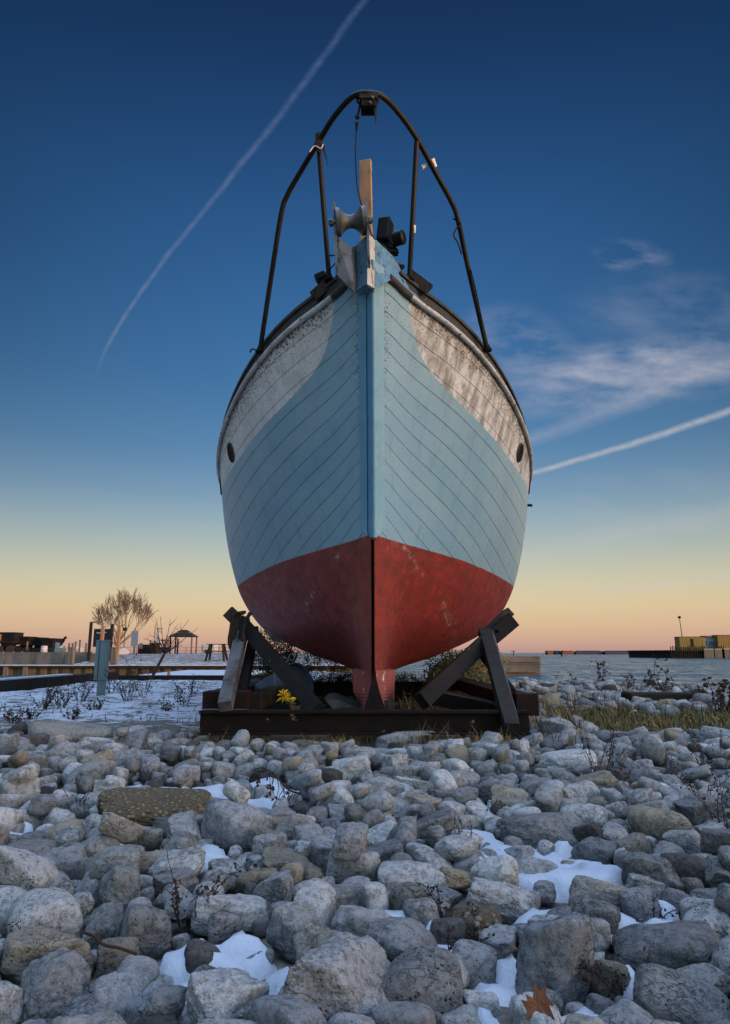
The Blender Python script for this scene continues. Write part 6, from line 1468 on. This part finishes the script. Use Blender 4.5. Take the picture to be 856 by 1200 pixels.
grass('shore_grass', region(11000, 2.0, 6.6, 6.9, 10.2, -.25), [M['green_grass'], M['green_grass'], M['dry_grass']], 'low olive green grass growing behind the stones on the right', 'grass', .19, 'stuff', None, .006)
grass('shore_grass', region(4200, -1.7, 1.9, 5.62, 8.6, -.1), [M['green_grass'], M['dry_grass']], 'short olive and straw grass under and before the cradle', 'grass', .13, 'stuff', None, .005)
grass('shore_grass', region(1300, 1.5, 5, 9, 20, .0), [M['dry_grass'], M['green_grass']], 'sparse brown grass among the shore stones on the right', 'grass', .2, 'stuff', None, .008)
grass('shore_grass', region(900, -7.2, -1.4, 6.9, 20, .12), [M['dry_grass'], M['brown_leaf']], 'sparse dead grass poking through snow on the left bank', 'grass', .12, 'stuff', None, .006)
grass('beam_straw', region(420, -1.6, 1.7, 5.62, 5.95, -.2), [M['dry_grass'], M['tan_stem'], M['dry_stem']], 'tall bent straw stalks in front of the cradle beam', 'grass', .34, 'stuff', None, .0035)
for x, y, h, n, lab in ((560, 866, .26, 70, 'straw yellow grass tuft before the right trestle leg'), (545, 868, .17, 40, 'smaller straw tuft left of the one before the right leg'), (272, 874, .2, 80, 'bent straw tuft under the left end of the front beam'), (250, 868, .15, 60, 'flattened straw tuft left of the beam bearer'),
                        (684, 858, .2, 60, 'yellowish grass tuft right of the cradle among stones'), (770, 862, .24, 60, 'yellowish tuft rising from the green grass on the right'), (420, 868, .14, 40, 'low yellow green tuft under the keel'), (455, 872, .12, 30, 'thin tuft left of the pale dome by the keel'), (596, 858, .13, 30, 'thin straw tuft at the foot of the right leg')):
    c = gp(x, y); sp = [(c.x + pr_.gauss(0, .05), c.y + pr_.gauss(0, .04), c.z) for _ in range(n)]
    grass('grass_tuft', sp, [M['dry_grass'], M['dry_grass']], lab, 'grass tuft', h, None, 'straw grass tufts', .0035)
grass('beam_grass', region(2600, -1.75, 1.9, 5.6, 6.02, -.35), [M['dry_grass'], M['green_grass'], M['tan_stem']], 'matted straw and olive grass along the foot of the cradle beam', 'grass', .2, 'stuff', None, .005)
grass('tall_straw', region(800, .5, 2.3, 6.9, 10.5, -.1), [M['dry_grass'], M['tan_stem'], M['green_grass']], 'tall tan grass and stalks under the right side of the hull', 'grass', .42, 'stuff', None, .006)
grass('brown_weeds', region(1500, 1.9, 9.5, 6.6, 15, .02), [M['dry_stem'], M['brown_leaf'], M['tan_stem']], 'brown dead weed stems scattered over the right shore', 'weeds', .34, 'stuff', None, .006)
# shore weeds against the water
for x, y, h, n, lab in ((706, 806, 44, 5, 'tall thin weed silhouetted on the water right of the cradle'), (676, 806, 16, 4, 'low dark weed at the waterline near the snow strip'), (776, 816, 44, 6, 'tall dark weed silhouetted on the water near the right'), (848, 842, 46, 8, 'dark bushy weed at the right edge on the water'),
                        (740, 812, 22, 4, 'small dark weed in the middle of the right shoreline'), (822, 828, 28, 5, 'thin dark weed left of the bushy one on the shoreline'), (654, 802, 14, 4, 'tiny dark weed at the left end of the right shoreline'), (765, 812, 18, 7, 'dense low dark weed beside the tall one near the right')):
    p_ = gp(x, y); weed(p_, h * p_.y / FPX, n, lab, leaves=5, lsize=.09, rad=.010, group='weeds along the right shoreline', spread=.3)
# driftwood beam and snow strip
a, b2 = gp(764, 834), gp(880, 838)
b = MB(); b.bar((a.x, a.y + 1.0, a.z + .12), (b2.x, a.y + 1.2, a.z + .10), .3, .2); b.build('driftwood_beam', M['darkwood'], label='long dark driftwood beam lying on the right shore', cat='driftwood', bevel=.03)
def blob(name, x, y, w, h_, mt, label, cat, group=None, seed=1, kind=None, zs=.5):
    p_ = gp(x, y); rx = w / 2 * p_.y / FPX
    V, F = shape_pts(4, seed, 6, 5, 1, .2); me = bpy.data.meshes.new(name); me.from_pydata((V * [rx, rx * .6, rx * zs]).tolist(), [], F.tolist()); me.polygons.foreach_set('use_smooth', [True] * len(F)); me.materials.append(mt)
    o = bpy.data.objects.new(name, me); C.objects.link(o); o.location = p_ + Vector((0, 0, rx * zs * .3)); return tag(o, label, cat, group, kind)
blob('snow_strip', 660, 804, 100, 0, M['snow'], 'narrow strip of snow at the water edge right of the cradle', 'snow', None, 4, 'stuff', .05)
M['orange_stone'] = surf('rusty_orange_stone', (.55, .27, .10), (.35, .15, .06), .85, 5, .5, .02, 0, (.08, .04, .03), 6, .38)  # low sunlight painted in as orange, the stones stand in shadow
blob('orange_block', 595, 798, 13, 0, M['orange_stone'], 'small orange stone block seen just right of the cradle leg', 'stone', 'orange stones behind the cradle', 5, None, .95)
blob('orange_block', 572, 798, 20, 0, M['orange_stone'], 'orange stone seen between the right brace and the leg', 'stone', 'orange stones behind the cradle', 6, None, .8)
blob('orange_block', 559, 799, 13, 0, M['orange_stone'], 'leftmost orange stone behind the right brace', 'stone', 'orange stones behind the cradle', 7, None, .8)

# evergreen shrubs behind the left brace
def shrub(cx, cy, zb_, rx, ry, rz, n, label, mat, leaf=.035, name='evergreen_shrub', cat='shrub', group=None):
    t = thing(name, label, cat, (cx, cy, zb_), group); b = MB(); sb = MB()
    lobes = [(pr_.uniform(-.6, .6), pr_.uniform(-.6, .6), pr_.uniform(.25, .8), pr_.uniform(.3, .5)) for _ in range(9)]
    for _ in range(n):
        l = lobes[pr_.randrange(9)]; d = rv(1); d = d.normalized() * pr_.uniform(.5, 1.05) ** .5 * l[3]
        p_ = Vector((cx + (l[0] + d.x) * rx, cy + (l[1] + d.y) * ry, zb_ + max(.02, (l[2] + d.z)) * rz))
        dd = Vector((pr_.uniform(-1, 1), pr_.uniform(-1, 1), pr_.uniform(-.3, 1.2))).normalized(); s_ = dd.orthogonal().normalized() * leaf * .22
        b.add([p_ - s_, p_ + s_, p_ + dd * leaf], [(0, 1, 2)])
    for l in lobes: sb.tube([(cx, cy, zb_ - .05), (cx + l[0] * rx * .5, cy + l[1] * ry * .5, zb_ + l[2] * rz * .5), (cx + l[0] * rx, cy + l[1] * ry, zb_ + l[2] * rz)], [.02, .012, .004], 6)
    b.build('foliage', mat, t, fix=False); sb.build('branch', M['darkbark'], t, fix=False)
shrub(-1.35, 10.6, .0, .62, .6, 1.15, 9000, 'dense dark green evergreen shrub left under the hull', M['evergreen'], group='evergreen shrubs behind the cradle')
shrub(-.55, 11.2, .0, .75, .6, .8, 8000, 'low evergreen shrub under the middle of the hull', M['evergreen'], group='evergreen shrubs behind the cradle')
shrub(.35, 11.6, .0, .7, .5, .55, 4500, 'low dark evergreen shrub right behind the keel', M['evergreen'], group='evergreen shrubs behind the cradle')
shrub(1.35, 11.0, -.02, .7, .6, .85, 4200, 'olive and straw bush under the hull on the right', M['green_grass'], .07, 'olive_bush', 'bush')
shrub(2.0, 12.6, -.05, .6, .6, .8, 2600, 'straw brown bush behind the right trestle', M['dry_grass'], .07, 'straw_bush', 'bush')

# bare tree on the far bank, leaning sapling
def branchy(name, parts, base, h, label, cat, rad, mat, levels, spread, first=.25, lean=(0, 0), nbr=(3, 4), seed=3, fit=None):
    rr = random.Random(seed); t = thing(name, label, cat, base); tb, cb = MB(), MB()
    def grow(p_, d, ln, r, lev):
        pts = [p_]; rs = [r]; k = 5
        for i in range(k):
            d = (d + Vector((rr.uniform(-1, 1), rr.uniform(-1, 1), rr.uniform(-.3, .8))) * .13).normalized(); p_ = p_ + d * ln / k; pts.append(p_); rs.append(r * (1 - .42 * (i + 1) / k))
        (tb if lev <= 1 else cb).tube(pts, rs, 7 if lev < 2 else 4)
        if lev >= levels: return
        for j in range(rr.randint(*nbr) + (1 if lev else 2)):
            i = rr.randint(2 if lev else 3, k); ax = Vector((rr.uniform(-1, 1), rr.uniform(-1, 1), rr.uniform(.1, .8))).normalized()
            dd = (d * (1 - spread * .5) + ax * spread * rr.uniform(.7, 1.3)).normalized()
            grow(pts[i], dd, ln * rr.uniform(.68, .98), max(.011, rs[i] * .62), lev + 1)
    grow(Vector(base), Vector((lean[0], lean[1], 1)).normalized(), h * first, rad, 0)
    if fit:
        B0 = Vector(base); allv = tb.v + cb.v; hh = max(v.z for v in allv) - B0.z; xa_, xb_ = min(v.x for v in allv), max(v.x for v in allv); xm = (xa_ + xb_) / 2
        for v in allv:
            k_ = min(1, max(0, (v.z - B0.z) / hh / .35)); v.x = B0.x + (v.x - B0.x - (xm - B0.x) * k_) * fit[0] / (xb_ - xa_); v.y = B0.y + (v.y - B0.y) * fit[0] / (xb_ - xa_); v.z = B0.z + (v.z - B0.z) * fit[1] / hh
    tb.build(parts[0], mat, t, fix=False); cb.build(parts[1], mat, t, fix=False)
def dome_tree(base, w_, h_, label):
    rr = random.Random(21); t = thing('bare_tree', label, 'tree', base); tb, cb = MB(), MB(); B0 = Vector(base)
    def limb(p_, d, ln, r, lev):
        k = 4; pts = [p_]; rs = [r]; up = Vector((0, 0, 1))
        for i in range(k):
            d = (d + rv_(rr, .10) + up * .04).normalized(); p_ = p_ + d * ln / k; pts.append(p_); rs.append(max(.012, r * (1 - .4 * (i + 1) / k)))
        (tb if lev == 0 else cb).tube(pts, rs, 6 if lev < 2 else 3)
        if lev >= 5: return
        for j in range(2 if lev < 2 else 3):
            ax = rv_(rr, 1); ax = (ax - d * ax.dot(d)).normalized()
            limb(pts[-1 if j < 2 else rr.randint(1, 3)], (d + ax * rr.uniform(.18, .48)).normalized(), ln * rr.uniform(.66, .90), max(.012, rs[-1] * .8), lev + 1)
    def rv_(r_, a): return Vector((r_.uniform(-a, a), r_.uniform(-a, a), r_.uniform(-a, a)))
    tb.tube([B0, B0 + Vector((0, 0, .5)), B0 + Vector((.03, 0, .9))], [.22, .17, .16], 8)
    for k in range(15):
        a = 2.4 * k + rr.uniform(-.2, .2); o_ = (.2, .5, .85, 1.2, 1.5)[k % 5]
        limb(B0 + Vector((0, 0, 1.0 - .11 * (k % 5))), Vector((math.cos(a) * o_, math.sin(a) * o_, 1)).normalized(), 1.15, .06, 0)
    allv = tb.v + cb.v; hh = max(v.z for v in allv) - B0.z; xm = (max(v.x for v in allv) + min(v.x for v in allv)) / 2 - B0.x; ww = max(v.x for v in allv) - min(v.x for v in allv)
    for v in allv: v.x = B0.x + (v.x - B0.x - xm * min(1, max(0, v.z - B0.z - .8))) * w_ / ww; v.y = B0.y + (v.y - B0.y) * w_ / ww; v.z = B0.z + (v.z - B0.z) * h_ / hh
    tb.build('trunk', M['bark'], t, fix=False); cb.build('crown', M['bark'], t, fix=False)
pp = at(138, 763, 64); dome_tree((pp.x, 64, .7), 6.4, 6.3, 'leafless many branched tree with a round crown on the far left bank')
p0 = gp(176, 798); p1 = at(193, 766, p0.y); t = thing('leaning_sapling', 'thin black leaning sapling with bare twigs on the far side of the snowy bank', 'sapling', p0)
b = MB(); b.tube([p0, (p0 + p1) / 2, p1], [.05, .045, .035], 8); b.build('trunk', M['darkbark'], t)
b = MB()
for k, (x, y) in enumerate([(176, 744), (184, 728), (188, 722), (200, 726), (206, 735), (212, 742), (222, 726), (232, 736), (196, 744), (214, 756), (184, 752), (204, 760), (168, 748)]):
    e = at(x, y, p0.y + pr_.uniform(-.8, .8)); m1 = p1.lerp(e, .4) + rv(.12); b.tube(spline([p1, m1, e], 4), [.016 - .0013 * i for i in range(9)], 5)
    for _ in range(3):
        q_ = m1.lerp(e, pr_.random()); b.tube([q_, q_ + Vector((pr_.uniform(-.25, .25), pr_.uniform(-.2, .2), pr_.uniform(0, .3)))], [.006, .003], 4)
b.build('twigs', M['dry_stem'], t, fix=False)
